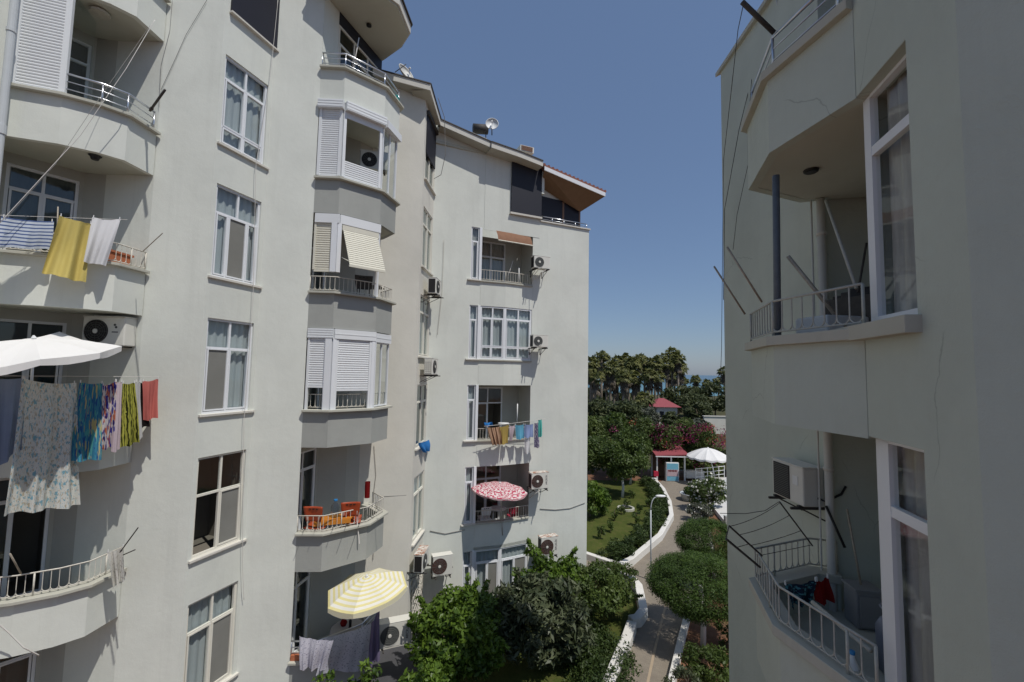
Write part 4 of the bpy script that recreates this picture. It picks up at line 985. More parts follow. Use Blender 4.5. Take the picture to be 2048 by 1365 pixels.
tree('garden_shrub', 'sparse shrub sprawling over the kerb beside the branch path', 'shrub', (3.7, 17.4, GZ), .3, (3.9, 17.5, -7.65), 1.1, .6, .38, 30, 3200, .045, 'shrub', 16, tr=.04)
leaves_bed = leaves('ground_cover', blob((2.6, 12.9, GZ + .1), 1.0, 2.0, .35, 160, 21, .1), (.35, .35, .22), 16000, .045, LM['hedge'], seed=22); tag(leaves_bed, kind='stuff')
for i, (px, py, Y, s) in enumerate(((648, 1352, 9.4, .34), (742, 1332, 9.2, .40), (690, 1366, 9.3, .25))):
    q = dep(px, py, Y); tt = thing('young_tree', ['sprig of bright leaves at the bottom edge under the left end of the sheets', 'leafy shoot rising in front of the hanging blue-grey sheet', 'small leafy tip between two taller shoots at the bottom edge'][i], 'tree', (q.x, q.y, GZ))
    m = MB(); m.tube([V(q.x, q.y, GZ), V(q.x + .05, q.y, (q.z + GZ) / 2), q], .02, 5, r2=.006); m.build('trunk', M['bark'], tt); leaves('crown', [(q.x + random.Random(i + j).uniform(-.16, .16), q.y, q.z - j * .09) for j in range(9)], (.13, .13, .1), int(700 * s + 60), .055, LM['citrus'], tt, seed=30 + i)
# clipped umbrella shaped trees right of the path
def clipped(label, base, c, r_, rz, seed, n):
    t = thing('clipped_tree', label, 'tree', base, 'clipped umbrella trees beside the path'); b = V(*base); c = V(*c)
    m = MB(); m.tube([b - V(0, 0, .1), V(b.x + .03, b.y, b.z + .9), V(c.x, c.y, c.z)], .085, 10, r2=.06); m.build('trunk', M['limewash'], t, smooth=True)
    cl = blob(c, r_ * .88, r_ * .88, rz * .86, 420, seed, .80); leaves('crown', cl, (r_ * .17, r_ * .17, rz * .20), n, .040, LM['cyp'], t, asp=.22, upbias=.9, seed=seed)
    return t
clipped('clipped round tree on a whitewashed trunk, nearer of the two, shading the path', (5.95, 13.75, GZ), (5.95, 13.9, -6.45), 1.62, .88, 41, 62000)
clipped('clipped round tree farther along the path, behind the street lamp', (8.2, 17.9, GZ), (8.1, 17.9, -6.60), 1.42, .82, 42, 42000)
# hedge along the far side of the kerb
def hedge(name, label, pts, w, h, n, size, lm, seed, extra=None, z=GZ, cat='hedge', jitter=.12):
    r = random.Random(seed); c = []
    for a, b in zip(pts[:-1], pts[1:]):
        L = math.hypot(b[0] - a[0], b[1] - a[1]); k = max(2, int(L * max(6, 12 / max(w, .5))))
        for i in range(k):
            u = r.random(); c.append((a[0] + (b[0] - a[0]) * u + r.uniform(-w, w) * .5, a[1] + (b[1] - a[1]) * u + r.uniform(-w, w) * .5, z + h * (.1 + .82 * r.random() ** .7) + r.uniform(-jitter, jitter)))
    o = leaves(name, c, (w * .35, w * .35, h * .16 + .05), n, size, LM[lm], seed=seed); tag(o, label, cat)
    if extra:
        for nm, em, en, es, cs in extra:
            ee = leaves(nm, cs, (.55, .4, .35), en, es, LM[em], o, asp=.7, seed=seed + 3)
    return o
hedge('hedge', 'low dark clipped hedge following the white kerb of the lawn', [(4.0, 19.9), (4.75, 19.5), (7.0, 22.6), (8.6, 25.4), (9.5, 28.2), (10.1, 31), (10.2, 33.3)], .75, .62, 26000, .05, 'hedge', 51)
r_ = random.Random(5)
bc = [(r_.uniform(8, 19), 35.0 + r_.uniform(-.4, .5), GZ + r_.uniform(1.2, 3.9)) for i in range(26)] + [(r_.uniform(11.5, 17.0), 34.9, GZ + r_.uniform(2.6, 4.2)) for i in range(26)]
rc = [(r_.uniform(8, 20), 35.0 + r_.uniform(-.4, .5), GZ + r_.uniform(2.2, 4.4)) for i in range(14)]
hedge('bougainvillea_hedge', 'tall overgrown hedge with magenta and red flowers across the garden, behind the kiosk', [(2.5, 36.5), (9, 36.2), (14, 36.2), (23, 36.4)], 2.0, 4.3, 70000, .12, 'bhedge', 52, [('magenta_flowers', 'boug', 1300, .07, bc), ('red_flowers', 'red', 360, .07, rc)], jitter=.35)
# lawn trees and bushes
for i, (X, Y, h, s, lab) in enumerate(((7.55, 29.6, 1.2, 1.7, 'leafy tree with whitewashed trunk on the lawn, nearest the round flower bed'), (5.4, 31.2, 1.4, 1.9, 'bushy tree with whitewashed trunk at the left of the lawn'), (9.0, 33.0, 1.3, 1.6, 'tree with pale trunk beside the kiosk, under the small street lamp'))):
    tree('garden_tree', lab, 'tree', (X, Y, GZ), h, (X, Y, GZ + h + 1.2), s, s * .9, 1.55, 42, 8500, .10, 'shrub', 60 + i, bark='limewash', group='garden trees on the lawn', tr=.1)
tree('garden_shrub', 'yellow-green bush at the left edge of the lawn by the building corner', 'shrub', (4.6, 25.5, GZ), .3, (4.7, 25.5, GZ + .95), 1.1, 1.0, 1.0, 30, 5200, .085, 'citrus', 70, tr=.05)
LP_ = [(4.6, 22.2, .9), (5.3, 23.2, .7), (5.9, 24.9, .9), (6.6, 26.1, .6), (7.2, 27.2, .8), (4.9, 21.0, .6), (6.9, 24.2, 1.0), (7.7, 26.2, .7), (8.1, 29.4, .6), (6.2, 27.6, .5), (5.6, 26.6, .6), (8.6, 27.6, .5)]
LPL = ['knee-high dark bush nearest the white kerb corner', 'small bush on the lawn left of the street lamp', 'slim young shrub in the middle of the lawn', 'young shrub on the lawn near the yellow-green bush', 'shrub on the lawn in front of the whitewashed tree', 'tiny bush by the wall corner', 'tallest young shrub beside the low hedge', 'young shrub close to the low hedge bend', 'small shrub at the far end of the lawn', 'faint little shrub in the lawn centre', 'little shrub left of the lawn centre', 'small plant beside the far hedge']
for i, (X, Y, h) in enumerate(LP_):
    t = thing('young_shrub', LPL[i], 'shrub', (X, Y, GZ), 'young shrubs planted on the lawn'); m = MB(); m.tube([V(X, Y, GZ), V(X + .02, Y, GZ + h * .7)], .015, 5); m.build('trunk', M['bark'], t)
    leaves('crown', blob((X, Y, GZ + h * .45), .12 + h * .13, .12 + h * .13, h * .38, 10, i + 80, .2), .11, 300, .05, LM['shrub'], t, seed=80 + i)
t = tree('oleander', 'white flowering oleander beside the pool terrace', 'shrub', (12.15, 27.0, GZ), .4, (12.1, 27.0, GZ + 1.15), 1.15, .9, 1.0, 36, 4200, .10, 'shrub', 75, asp=.3, tr=.05, extra=[('flowers', 'whitef', 620, .075)])
tree('oleander', 'low pale flowering bush at the foot of the white oleander', 'shrub', (10.7, 25.2, GZ), .2, (10.7, 25.2, GZ + .5), .85, .6, .5, 22, 2400, .07, 'olive', 76, asp=.4, tr=.03, extra=[('flowers', 'whitef', 200, .05)])
tree('garden_shrub', 'dark leafy shrub at the bottom right corner beside the red soil', 'shrub', (5.45, 12.2, GZ), .3, (5.45, 12.1, GZ + .5), .75, .8, .5, 26, 3600, .05, 'shrub', 77, tr=.03)
tree('garden_shrub', 'sparse shrub reaching over the right kerb at the bottom edge', 'shrub', (4.5, 11.2, GZ), .3, (4.35, 11.3, GZ + .65), .5, .45, .35, 14, 900, .05, 'loquat', 78, tr=.03, asp=.3)
tree('garden_shrub', 'small shrub on the red soil beside the whitewashed trunk', 'shrub', (6.75, 13.7, GZ), .2, (6.7, 13.7, GZ + .4), .45, .45, .4, 14, 1200, .045, 'shrub', 79, tr=.02)
# far trees beyond the road
FT = [(15.5, 60, 4.3, 2.6, 'far', 'dark tree beyond the road behind the left end of the flower hedge'), (19.0, 61, 3.6, 2.2, 'olive', 'grey-green olive tree beyond the road, left part'),
 (18.5, 66, 4.6, 2.6, 'far', 'broad dark tree below the tall palms'), (29.0, 68, 4.2, 2.2, 'far', 'dark tree just right of the red roofed house'), (24.6, 58, 2.4, 1.5, 'olive', 'olive coloured bush in front of the red roofed house'),
 (31.5, 76, 5.2, 3.0, 'far', 'dark tree behind the pale wall'), (34, 86, 6.4, 4.2, 'far', 'large dark tree rising left of the distant palms'), (41, 88, 6.6, 4.2, 'far', 'large dark tree under the distant palms, at the right building'),
 (13.5, 66, 4.6, 2.6, 'far', 'tree behind the building corner beyond the road'), (22.0, 60, 2.8, 1.6, 'far', 'small tree before the leaning green palm'), (12.0, 50, 3.6, 2.0, 'shrub', 'shrubby tree close behind the flower hedge on the left'),
 (26, 98, 4.0, 3.6, 'far', 'dark bushy tree among the palm trunks'), (18, 98, 5.0, 4.0, 'far', 'dark bushy tree at the foot of the leftmost palms'), (29.5, 54, 3.0, 1.7, 'far', 'small tree in front of the pale wall')]
FTL = [q[5] for q in FT]; FT = [q[:5] for q in FT]
for i, (X, Y, h, rr, lm) in enumerate(FT):
    tree('far_tree', FTL[i], 'tree', (X, Y, GZ), h * .35, (X, Y, GZ + h * .62), rr, rr * .9, h * .42, 34, 2600, .24 if Y < 80 else .34, lm, 100 + i, group='trees beyond the road', tr=.16)
# palms
def palm_proto(seed, lab):
    r = random.Random(seed); t = thing('fan_palm', lab, 'palm tree', (0, 0, 0), 'tall fan palms along the shore')
    m = MB(); m.tube([V(0, 0, -.2), V(.1, 0, 4.4), V(.0, .0, 11)], .26, 8, r2=.17); m.build('trunk', M['palmtrunk'], t, smooth=True)
    def fan(mb, d, size, blades=11, dr=.35, z0=0):
        d = d.normalized(); side = d.cross(V(0, 0, 1)); side = side.normalized() if side.length > .1 else V(1, 0, 0)
        hub = V(0, 0, z0) + d * size * .7; mb.tube([V(0, 0, z0), hub], .02, 3, cap=False)
        for i in range(blades):
            a = (i / (blades - 1) - .5) * 2.9; q = (d * math.cos(a) + side * math.sin(a)).normalized(); tip = hub + q * size * (.62 - .08 * abs(a)) - V(0, 0, dr * size * (.4 + .9 * r.random()))
            w = q.cross(side.cross(d)).normalized() * size * .085; mid = hub.lerp(tip, .5) + V(0, 0, .12 * size)
            mb.face([hub, mid - w, tip, mid + w])
    g, dd = MB(), MB()
    for i in range(58):
        az = r.uniform(0, 2 * PI); el = math.asin(r.uniform(-.55, 1)); fan(g, V(math.cos(az) * math.cos(el), math.sin(az) * math.cos(el), math.sin(el)), r.uniform(.95, 1.35))
    for i in range(46):
        az = r.uniform(0, 2 * PI); el = r.uniform(-1.4, -.85); fan(dd, V(math.cos(az) * math.cos(el), math.sin(az) * math.cos(el), math.sin(el)), r.uniform(.8, 1.15), 8, .2, -r.uniform(.1, 1.6))
    for nm, mb_, lm in (('crown', g, 'palm'), ('dead_fronds', dd, 'dead')):
        o = mb_.build(nm, LM[lm], t); at = o.data.attributes.new('var', 'FLOAT', 'FACE'); n = len(o.data.polygons); at.data.foreach_set('value', np.repeat(np.random.default_rng(seed).random(n // 12 + 1), 12)[:n].astype('f'))
    return t
PALMS = [(1181, 728, 84, 1.25), (1203, 714, 88, 1.15), (1222, 735, 82, 1.2), (1236, 722, 90, 1.1), (1251, 718, 92, 1.1), (1266, 726, 86, 1.15), (1279, 718, 96, 1.05), (1290, 724, 90, 1.1), (1299, 748, 80, 1.0), (1309, 727, 88, 1.1), (1322, 717, 94, 1.05), (1333, 728, 90, 1.0), (1345, 706, 96, 1.15), (1356, 716, 92, 1.05), (1361, 733, 95, 1.1), (1316, 752, 84, .95), (1368, 762, 120, 1.0), (1391, 758, 125, 1.05), (1414, 766, 122, .95), (1436, 762, 124, 1.0), (1448, 742, 118, 1.1), (1247, 752, 78, 1.0), (1192, 752, 78, 1.05), (1289, 796, 66, .95), (1186, 742, 92, 1.1), (1213, 748, 90, 1.1), (1258, 740, 86, 1.15), (1229, 760, 84, 1.0), (1272, 756, 82, 1.05), (1303, 738, 94, 1.05), (1338, 748, 100, 1.0), (1350, 745, 104, 1.0)]
PLB = ['leftmost palm beside the building corner', 'tall palm second from the building corner', 'shorter palm in the left group', 'palm with grey skirt in the left group', 'palm in the middle of the left group, just right of the grey skirted one', 'palm in the left group with a drooping crown', 'slender palm near the middle of the row', 'palm right of the slender middle one', 'low palm at the left foot of the tallest cluster', 'palm on the left flank of the tallest cluster', 'tall palm just left of the tallest one', 'palm directly left under the tallest crown', 'tallest palm, its crown above all others against the sky', 'palm just right of the tallest crown', 'palm on the right flank of the tallest cluster', 'small palm below the tallest cluster, above the red roof', 'small distant palm, first one right of the gap of sea', 'second of the small distant palms in front of the sea', 'third of the small distant palms in front of the sea', 'fourth of the small distant palms, near the right building', 'distant palm touching the edge of the right building', 'short palm low in the middle of the left group', 'short palm low behind the building corner', 'short green palm standing alone in front of the row, left of the red roof', 'palm filling the gap behind the two leftmost crowns', 'palm between the second and third crowns of the left group', 'bushy palm under the middle of the left group', 'low palm below the grey skirted one', 'low palm under the drooping crown', 'palm between the middle of the row and the tallest cluster', 'palm low inside the tallest cluster', 'palm right behind the tallest trunk']
protos = [palm_proto(3, PLB[0]), palm_proto(9, PLB[1]), palm_proto(15, PLB[2])]
for i, (px, py, Y, s) in enumerate(PALMS):
    q = dep(px, py, Y); o = protos[i] if i < 3 else copy_tree(protos[i % 3]); o['label'] = PLB[i]
    hgt = (q.z - GZ - .2); o.location = (q.x, q.y, GZ); o.rotation_euler = (0, 0, i * 1.3)
    for ch in o.children:
        if ch.name.startswith('trunk'): ch.scale = (s, s, hgt / 11.0)
        else: ch.scale = (s * 1.12,) * 3; ch.location = (0, 0, hgt)

# ================================================================== LAUNDRY
def cm(name, fn, **k): M[name] = cloth_mat(name, fn, **k); return name
UVs = dict(coord='UV')
cm('c_blue_sheet', lambda nt: mix(nt, (0.20, 0.25, 0.36), (0.28, 0.34, 0.45), noise(nt, 5, 3, coord='UV')))
cm('c_floral_sheet', lambda nt: blotches(nt, (0.72, 0.73, 0.68), [(0.22, 0.43, 0.52), (0.50, 0.44, 0.32), (0.42, 0.56, 0.60), (0.55, 0.48, 0.40)], 22, .575))
cm('c_reef', lambda nt: blotches(nt, mix(nt, (0.03, 0.15, 0.30), (0.08, 0.32, 0.42), noise(nt, 4, 3, coord='UV')), [(0.52, 0.46, 0.22), (0.10, 0.38, 0.38), (0.03, 0.10, 0.32)], 6, .54, stretch=(2.2, .6, 1)))
cm('c_purple_shirt', lambda nt: blotches(nt, (0.66, 0.62, 0.62), [(0.05, 0.03, 0.17), (0.52, 0.16, 0.09), (0.05, 0.05, 0.30)], 4.5, .53))
cm('c_lilac', lambda nt: (0.60, 0.50, 0.54))
cm('c_lime', lambda nt: stripes(nt, (0.035, 0.04, 0.012), (0.42, 0.42, 0.08), 7, 'X', .42, .12, dist=1.6))
cm('c_greywhite', lambda nt: (0.55, 0.55, 0.54))
cm('c_black', lambda nt: (0.015, 0.012, 0.012))
cm('c_coral', lambda nt: mix(nt, (0.54, 0.14, 0.12), (0.62, 0.20, 0.17), noise(nt, 4, 3, coord='UV')))
cm('c_bluestripe', lambda nt: stripes(nt, (0.60, 0.66, 0.74), (0.10, 0.15, 0.32), 8, 'Y', .62, .05))
cm('c_yellow', lambda nt: mix(nt, (0.54, 0.43, 0.12), (0.60, 0.50, 0.18), noise(nt, 3, 3, coord='UV')))
cm('c_white', lambda nt: mix(nt, (0.66, 0.66, 0.68), (0.74, 0.74, 0.75), noise(nt, 3, 3, coord='UV')))
cm('c_lav', lambda nt: blotches(nt, (0.66, 0.65, 0.73), [(0.24, 0.24, 0.34)], 26, .60))
cm('c_bluegrey', lambda nt: blotches(nt, (0.60, 0.61, 0.68), [(0.24, 0.26, 0.34)], 30, .60))
cm('c_plaid', lambda nt: stripes(nt, (0.52, 0.34, 0.22), (0.22, 0.11, 0.07), 6, 'X', .65, .06))
cm('c_mustard', lambda nt: (0.45, 0.33, 0.10))
cm('c_sky', lambda nt: (0.16, 0.46, 0.64)); cm('c_peri', lambda nt: (0.30, 0.38, 0.62)); cm('c_mint', lambda nt: (0.10, 0.48, 0.42))
cm('c_darkflor', lambda nt: blotches(nt, (0.14, 0.12, 0.22), [(0.5, .48, .5)], 10, .55)); cm('c_pinkw', lambda nt: (0.58, 0.48, 0.52))
cm('c_red', lambda nt: (0.20, 0.012, 0.012)); cm('c_teal', lambda nt: blotches(nt, (0.02, 0.035, 0.06), [(.10, .28, .32)], 9, .54)); cm('c_bagblue', lambda nt: (0.04, 0.20, 0.52))
cm('c_cream', lambda nt: blotches(nt, (0.66, 0.65, 0.60), [(0.45, 0.43, 0.38)], 12, .58))
cm('c_tablecloth', lambda nt: (0.50, 0.49, 0.50)); cm('c_purplecloth', lambda nt: (0.20, 0.17, 0.28))
def hang(name, label, mat, fr, pts, o=0.0, folds=4, amp=.03, nu=26, nv=18, cat='laundry', group='laundry hung out on the balconies', sag=.02, flare=0.0, pegs=True, seed=0, th=0.0):
    """cloth hanging from a line; pts are the four corners TL, TR, BR, BL as seen on the plane of the frame fr"""
    r = random.Random(seed + int(pts[0][0] * 7)); off_ = list(o) if isinstance(o, (tuple, list)) else [o] * 4
    P4 = [fr.at(x, y, oo) for (x, y), oo in zip(pts, off_)]
    ph = r.uniform(0, 6); ph2 = r.uniform(0, 6); n = fr.n
    def fn(u, v):
        a = P4[3].lerp(P4[2], u); b = P4[0].lerp(P4[1], u); q = a.lerp(b, v); d = 1 - v
        w = amp * (.35 + .9 * d) * (math.sin(u * folds * 2 * PI + ph + d * .7) + .45 * math.sin(u * folds * 4.7 * PI + ph2 + d * 1.9)) + .6 * amp * math.sin(d * 4 + ph2 + u * 2)
        q = q + n * (w + flare * d * d)
        q.z -= sag * math.sin(u * PI) * (1 if v > .5 else .7) * (.5 + v) + .012 * math.sin(u * folds * 2 * PI + ph) * d
        return q
    m = MB(); m.grid(fn, nu, nv); ob = m.build(name, M[mat], smooth=True, origin=P4[3].lerp(P4[2], .5)); tag(ob, label, cat, group)
    if pegs:
        for u in (.04, .96):
            q = fn(u, 1); pm = MB(); pm.box(q + V(0, 0, .012) + n * .004, (.012, .014, .05), math.atan2(fr.t.y, fr.t.x)); pm.build('clothes_peg', M['whitepl'], ob)
    return ob
L3 = Fr((-7.80, 6.70), (-6.85, 8.45)); L2 = Fr((-8.25, 6.85), (-7.20, 8.05)); LX = Fr(fX.p(0, .5, 0), fX.p(8, .5, 0))
hang('bed_sheet', 'blue-grey sheet at the left end of the long clothesline', 'c_blue_sheet', L3, [(-60, 752), (50, 757), (42, 900), (-70, 985)], folds=3, amp=.045)
hang('bed_sheet', 'large white sheet with blue and beige flowers hanging lowest on the long clothesline', 'c_floral_sheet', L3, [(44, 757), (152, 766), (163, 1012), (4, 1030)], folds=2.6, amp=.06, nu=40, nv=28, sag=.03)
hang('dress', 'blue, teal and yellow patterned dress beside the large floral sheet', 'c_reef', L3, [(158, 764), (206, 766), (200, 918), (131, 924)], folds=2, amp=.04, flare=.03)
hang('shirt', 'white, purple and orange patterned top next to the blue dress', 'c_purple_shirt', L3, [(206, 770), (232, 762), (227, 895), (200, 900)], folds=1.4, amp=.035)
hang('cloth', 'narrow lilac cloth between the purple top and the lime striped dress', 'c_lilac', L3, [(231, 762), (244, 763), (240, 900), (222, 905)], folds=1, amp=.02, nu=12)
hang('dress', 'lime and black striped dress on the long clothesline', 'c_lime', L3, [(245, 766), (270, 765), (277, 884), (242, 896)], folds=1.6, amp=.035)
hang('cloth', 'thin grey-white cloth right of the lime striped dress', 'c_greywhite', L3, [(271, 763), (280, 763), (285, 876), (276, 880)], folds=1, amp=.015, nu=10)
hang('towel', 'black towel half hidden behind the coral one', 'c_black', L3, [(280, 764), (292, 764), (299, 852), (281, 856)], o=-.03, folds=1, amp=.015, nu=10)
hang('towel', 'coral towel at the right end of the long clothesline', 'c_coral', L3, [(284, 762), (316, 757), (314, 836), (288, 842)], folds=1.3, amp=.03)
hang('towel', 'blue and white striped towel with fringe, left of the yellow cloth', 'c_bluestripe', L2, [(3, 433), (108, 443), (104, 499), (-12, 494)], folds=2, amp=.02, sag=.015)
hang('tablecloth', 'yellow cloth blown outwards, the lower of the two wind-blown cloths', 'c_yellow', L2, [(119, 432), (184, 446), (172, 566), (84, 545)], o=(.0, .0, .16, .42), folds=1.3, amp=.09, nu=30, nv=24)
hang('cloth', 'white cloth blown sideways right of the yellow one', 'c_white', L2, [(185, 434), (241, 439), (212, 531), (166, 524)], o=(.02, .02, .14, .12), folds=1.2, amp=.04)
hang('cloth', 'crumpled cream cloth hung over the end of the lowest white railing', 'c_cream', L2, [(214, 1103), (247, 1092), (250, 1160), (226, 1176)], o=.0, folds=2.4, amp=.035, nu=24)
# fringe of the striped towel
# sheets over the railing under the yellow parasol
LW2 = Fr((-5.03, 10.50), (-4.35, 10.48)); LW3 = Fr((-4.42, 10.50), (-3.45, 11.35))
hang('bed_sheet', 'crumpled lavender speckled sheet over the left end of the lowest railing', 'c_lav', LW2, [(597, 1274), (668, 1280), (650, 1340), (600, 1338)], o=.04, folds=2.6, amp=.04, nu=44, nv=30, pegs=False)
hang('bed_sheet', 'wide speckled blue-grey sheet spread over the lowest railing under the yellow parasol', 'c_bluegrey', LW3, [(650, 1277), (742, 1246), (738, 1340), (630, 1349)], o=.05, folds=1.6, amp=.035, nu=50, nv=30, pegs=False)
hang('cloth', 'dark purple cloth hanging beside the air conditioner under the yellow parasol', 'c_purplecloth', LW3, [(742, 1246), (760, 1214), (758, 1318), (738, 1335)], o=.05, folds=1.5, amp=.04, nu=20, pegs=False)
# far wing laundry
hang('trousers', 'brown plaid trousers, leftmost on the far balcony line', 'c_plaid', LX, [(974, 855), (1001, 853), (1004, 888), (984, 891)], folds=3, amp=.04)
hang('towel', 'mustard towel beside the plaid trousers', 'c_mustard', LX, [(999, 854), (1018, 849), (1015, 887), (1001, 890)], folds=1.2, amp=.02, nu=14)
hang('shirt', 'small pinkish white shirt beside the mustard towel', 'c_pinkw', LX, [(1019, 852), (1030, 850), (1026, 880), (1018, 883)], folds=1.5, amp=.03, nu=14)
hang('shirt', 'sky blue shirt in the middle of the far balcony line', 'c_sky', LX, [(1030, 850), (1048, 849), (1047, 877), (1034, 880)], folds=1.5, amp=.03, nu=14)
hang('shirt', 'periwinkle shirt right of the sky blue one', 'c_peri', LX, [(1049, 849), (1067, 848), (1065, 874), (1050, 877)], folds=1.5, amp=.03, nu=14)
hang('trousers', 'white trousers hanging lowest under the periwinkle shirt', 'c_white', LX, [(1049, 876), (1061, 875), (1058, 906), (1051, 909)], folds=1.2, amp=.03, nu=12, o=-.03)
hang('dress', 'dark flowered dress near the right end of the far balcony line', 'c_darkflor', LX, [(1068, 846), (1077, 845), (1079, 895), (1069, 896)], folds=1.2, amp=.03, nu=12)
hang('shirt', 'mint green shirt at the right end of the far balcony line', 'c_mint', LX, [(1077, 840), (1083, 838), (1085, 872), (1077, 876)], folds=1, amp=.03, nu=12)
hang('plastic_bag', 'blue bag on the far balcony railing, left of the laundry', 'c_bagblue', LX, [(969, 845), (983, 844), (986, 852), (970, 854)], o=-.4, folds=1.5, amp=.05, nu=12, nv=8, cat='bag', group=None, pegs=False)
hang('cloth', 'bright blue cloth on the sill of the narrow corner window', 'c_bagblue', Fr(fH.p(0, .12, 0), fH.p(1.5, .12, 0)), [(838, 886), (858, 880), (857, 902), (847, 906)], folds=1.5, amp=.04, nu=14, nv=10, group=None, pegs=False)
LR5 = Fr((3.25, 5.05), (4.1, 5.15))
hang('towel', 'dark teal patterned towel drying inside the shaded balcony', 'c_teal', LR5, [(1568, 1168), (1630, 1158), (1624, 1208), (1580, 1214)], folds=2, amp=.03)
hang('towel', 'dark red towel drying beside the teal one', 'c_red', LR5, [(1632, 1160), (1658, 1155), (1664, 1203), (1634, 1206)], folds=1.2, amp=.03)
m = MB(); q = LX.at(1007, 848, -.25); m.lathe(q, [(.12, -.03), (.2, .0), (.21, .03), (.17, .035)], 22); tag(m.build('basin', M['whitepl'], smooth=True), 'white plastic basin resting on the far balcony railing above the mustard towel', 'basin')
# ================================================================== LINES, RODS, CABLES
def cable(name, label, pts, r=.006, mat='wire', cat='cable', sag=0.0, n=14):
    P_ = [Vector(p) for p in pts]; out = []
    for a, b in zip(P_[:-1], P_[1:]):
        for i in range(n): t_ = i / n; out.append(a.lerp(b, t_) - V(0, 0, sag * 4 * t_ * (1 - t_)))
    out.append(P_[-1]); m = MB(); m.tube(out, r, 5); o = m.build(name, M[mat], smooth=True); return tag(o, label, cat)
a, b = L3.at(-40, 752), L3.at(324, 754); cable('clothesline', 'long clothesline carrying the floral sheet and dresses', [a, b], .004, 'wirew', 'clothesline')
a, b = L2.at(-30, 430), L2.at(255, 440); cable('clothesline', 'clothesline carrying the yellow and white cloths', [a, b], .004, 'wirew', 'clothesline')
cable('clothesline', 'clothesline of the far wing carrying the small shirts', [LX.at(968, 853), LX.at(1090, 838)], .008, 'wirew', 'clothesline', .02)
def rod(label, p0, p1, r, mat='rod', name='drying_rod', cat='rod', group=None, collar=False):
    m = MB(); m.tube([p0, p1], r, 7); o = m.build(name, M[mat], smooth=True); tag(o, label, cat, group)
    if collar: c = MB(); d = (Vector(p1) - Vector(p0)).normalized(); c.tube([Vector(p0) + d * .05, Vector(p0) + d * .1], r * 1.5, 7); c.build('clamp', M['iron'], o)
    return o
fF = fF1
rod('dark green pole end with a white clamp sticking out of the top left balcony', dep(300, 222, 8.3), dep(330, 180, 7.9), .022, 'iron', collar=True)
rod('thin rod slanting from the planter balcony towards the wall', dep(286, 503, 8.2), dep(325, 467, 7.7), .008)
rod('black wrapped rod at the end of the lowest white railing', dep(240, 1105, 8.1), dep(276, 1056, 7.6), .010, 'iron', collar=True)
rod('short grey rod below the black wrapped one', dep(247, 1110, 8.2), dep(270, 1100, 7.9), .010, 'iron')
rod('worn rod rising from the left part of the lowest white railing', dep(42, 1148, 7.4), dep(20, 1108, 7.1), .012)
rod('thin upright rod beside the yellow cloth', dep(114, 470, 7.3), dep(116, 414, 7.3), .010)
rod('slim mast at the left end of the topmost bay railing', dep(645, 128, 10.7), dep(646, 62, 10.7), .010, 'iron')
rod('white pole crossing the topmost bay railing', dep(706, 142, 10.9), dep(718, 76, 10.9), .013, 'wirew')
rod('dark antenna stick pointing right above the topmost bay', dep(790, 145, 12.2), dep(812, 129, 12.2), .012, 'iron')
for i, (p0, p1, lab) in enumerate((((768, 994), (812, 991), 'long thin rod pointing right from the orange chair balcony'), ((758, 1000), (728, 1022), 'inner arm of the drying rack on the orange chair balcony'), ((590, 1062), (568, 1130), 'thin rod below the left end of the orange chair balcony'))):
    rod(lab, dep(*p0, 11.5), dep(*p1, 11.2), .009, 'wire')
for i, x in enumerate((607, 630, 665, 690, 716)):
    rod(['leftmost rod hanging out under the orange chair balcony', 'second rod from the left under the orange chair balcony', 'third rod, in the middle under the orange chair balcony', 'fourth rod, right of the middle under the orange chair balcony', 'rightmost rod hanging out under the orange chair balcony'][i],
        dep(x + 3, 1058 - i * 3, 10.75 + .1 * i), dep(x - 3 + i, 1066 - i * 3, 10.35 + .1 * i), .006, 'iron', group='drying rods of the orange chair balcony')
rod('drying arm of the top balcony of the far wing, towards the air conditioner', LX.at(1064, 563, -.35), LX.at(1092, 540, .25), .014, 'wirew', group='drying arms of the far wing')
rod('second drying arm of the top balcony of the far wing', LX.at(1062, 558, -.35), LX.at(1080, 536, .2), .012, 'wirew', group='drying arms of the far wing')
rod('drying arm below the second air conditioner of the far wing', LX.at(1058, 704, -.35), LX.at(1082, 690, .25), .014, 'wirew', group='drying arms of the far wing')
rod('drying arm of the red and white parasol balcony', LX.at(1054, 1000, -.35), LX.at(1080, 981, .2), .014, 'wirew', group='drying arms of the far wing')
rod('upright white pole in the top balcony of the far wing', LX.at(1038, 572, -.7), LX.at(1038, 536, -.7), .02, 'whitepl')
rod('thin white pole leaning in the top balcony of the far wing', LX.at(1014, 560, -.7), LX.at(1026, 522, -.7), .012, 'wirew')
rod('white tapered pole behind the far balcony laundry', LX.at(1034, 846, -.7), LX.at(1035, 808, -.7), .022, 'whitepl')
# right building rods
rod('thick blue-grey pole standing upright behind the railing of the shaded balcony', V(2.86, 4.68, -.05), dep(1552, 352, 4.68), .037, 'bluepole', name='pole', cat='pole', collar=False)
rod('leftmost worn rod leaning out over the shaded balcony railing', dep(1490, 629, 5.2), dep(1428, 533, 5.2), .011, 'rod')
rod('second worn rod leaning out beside the blue-grey pole', dep(1524, 605, 4.6), dep(1454, 494, 4.6), .011, 'rod')
rod('grey tube leaning inwards in the middle of the shaded balcony', dep(1690, 655, 4.35), dep(1576, 513, 4.6), .020, 'rod')
rod('long white flat tube leaning from the railing corner towards the ceiling', dep(1713, 577, 4.0), dep(1652, 402, 4.9), .016, 'railR')
rod('dark stick leaning against the folded furniture', dep(1716, 585, 4.6), dep(1733, 487, 4.8), .012, 'iron')
rod('broom stick leaning in the corner of the lower shaded balcony', dep(1722, 1170, 5.3), dep(1694, 1018, 5.5), .012, 'rod')
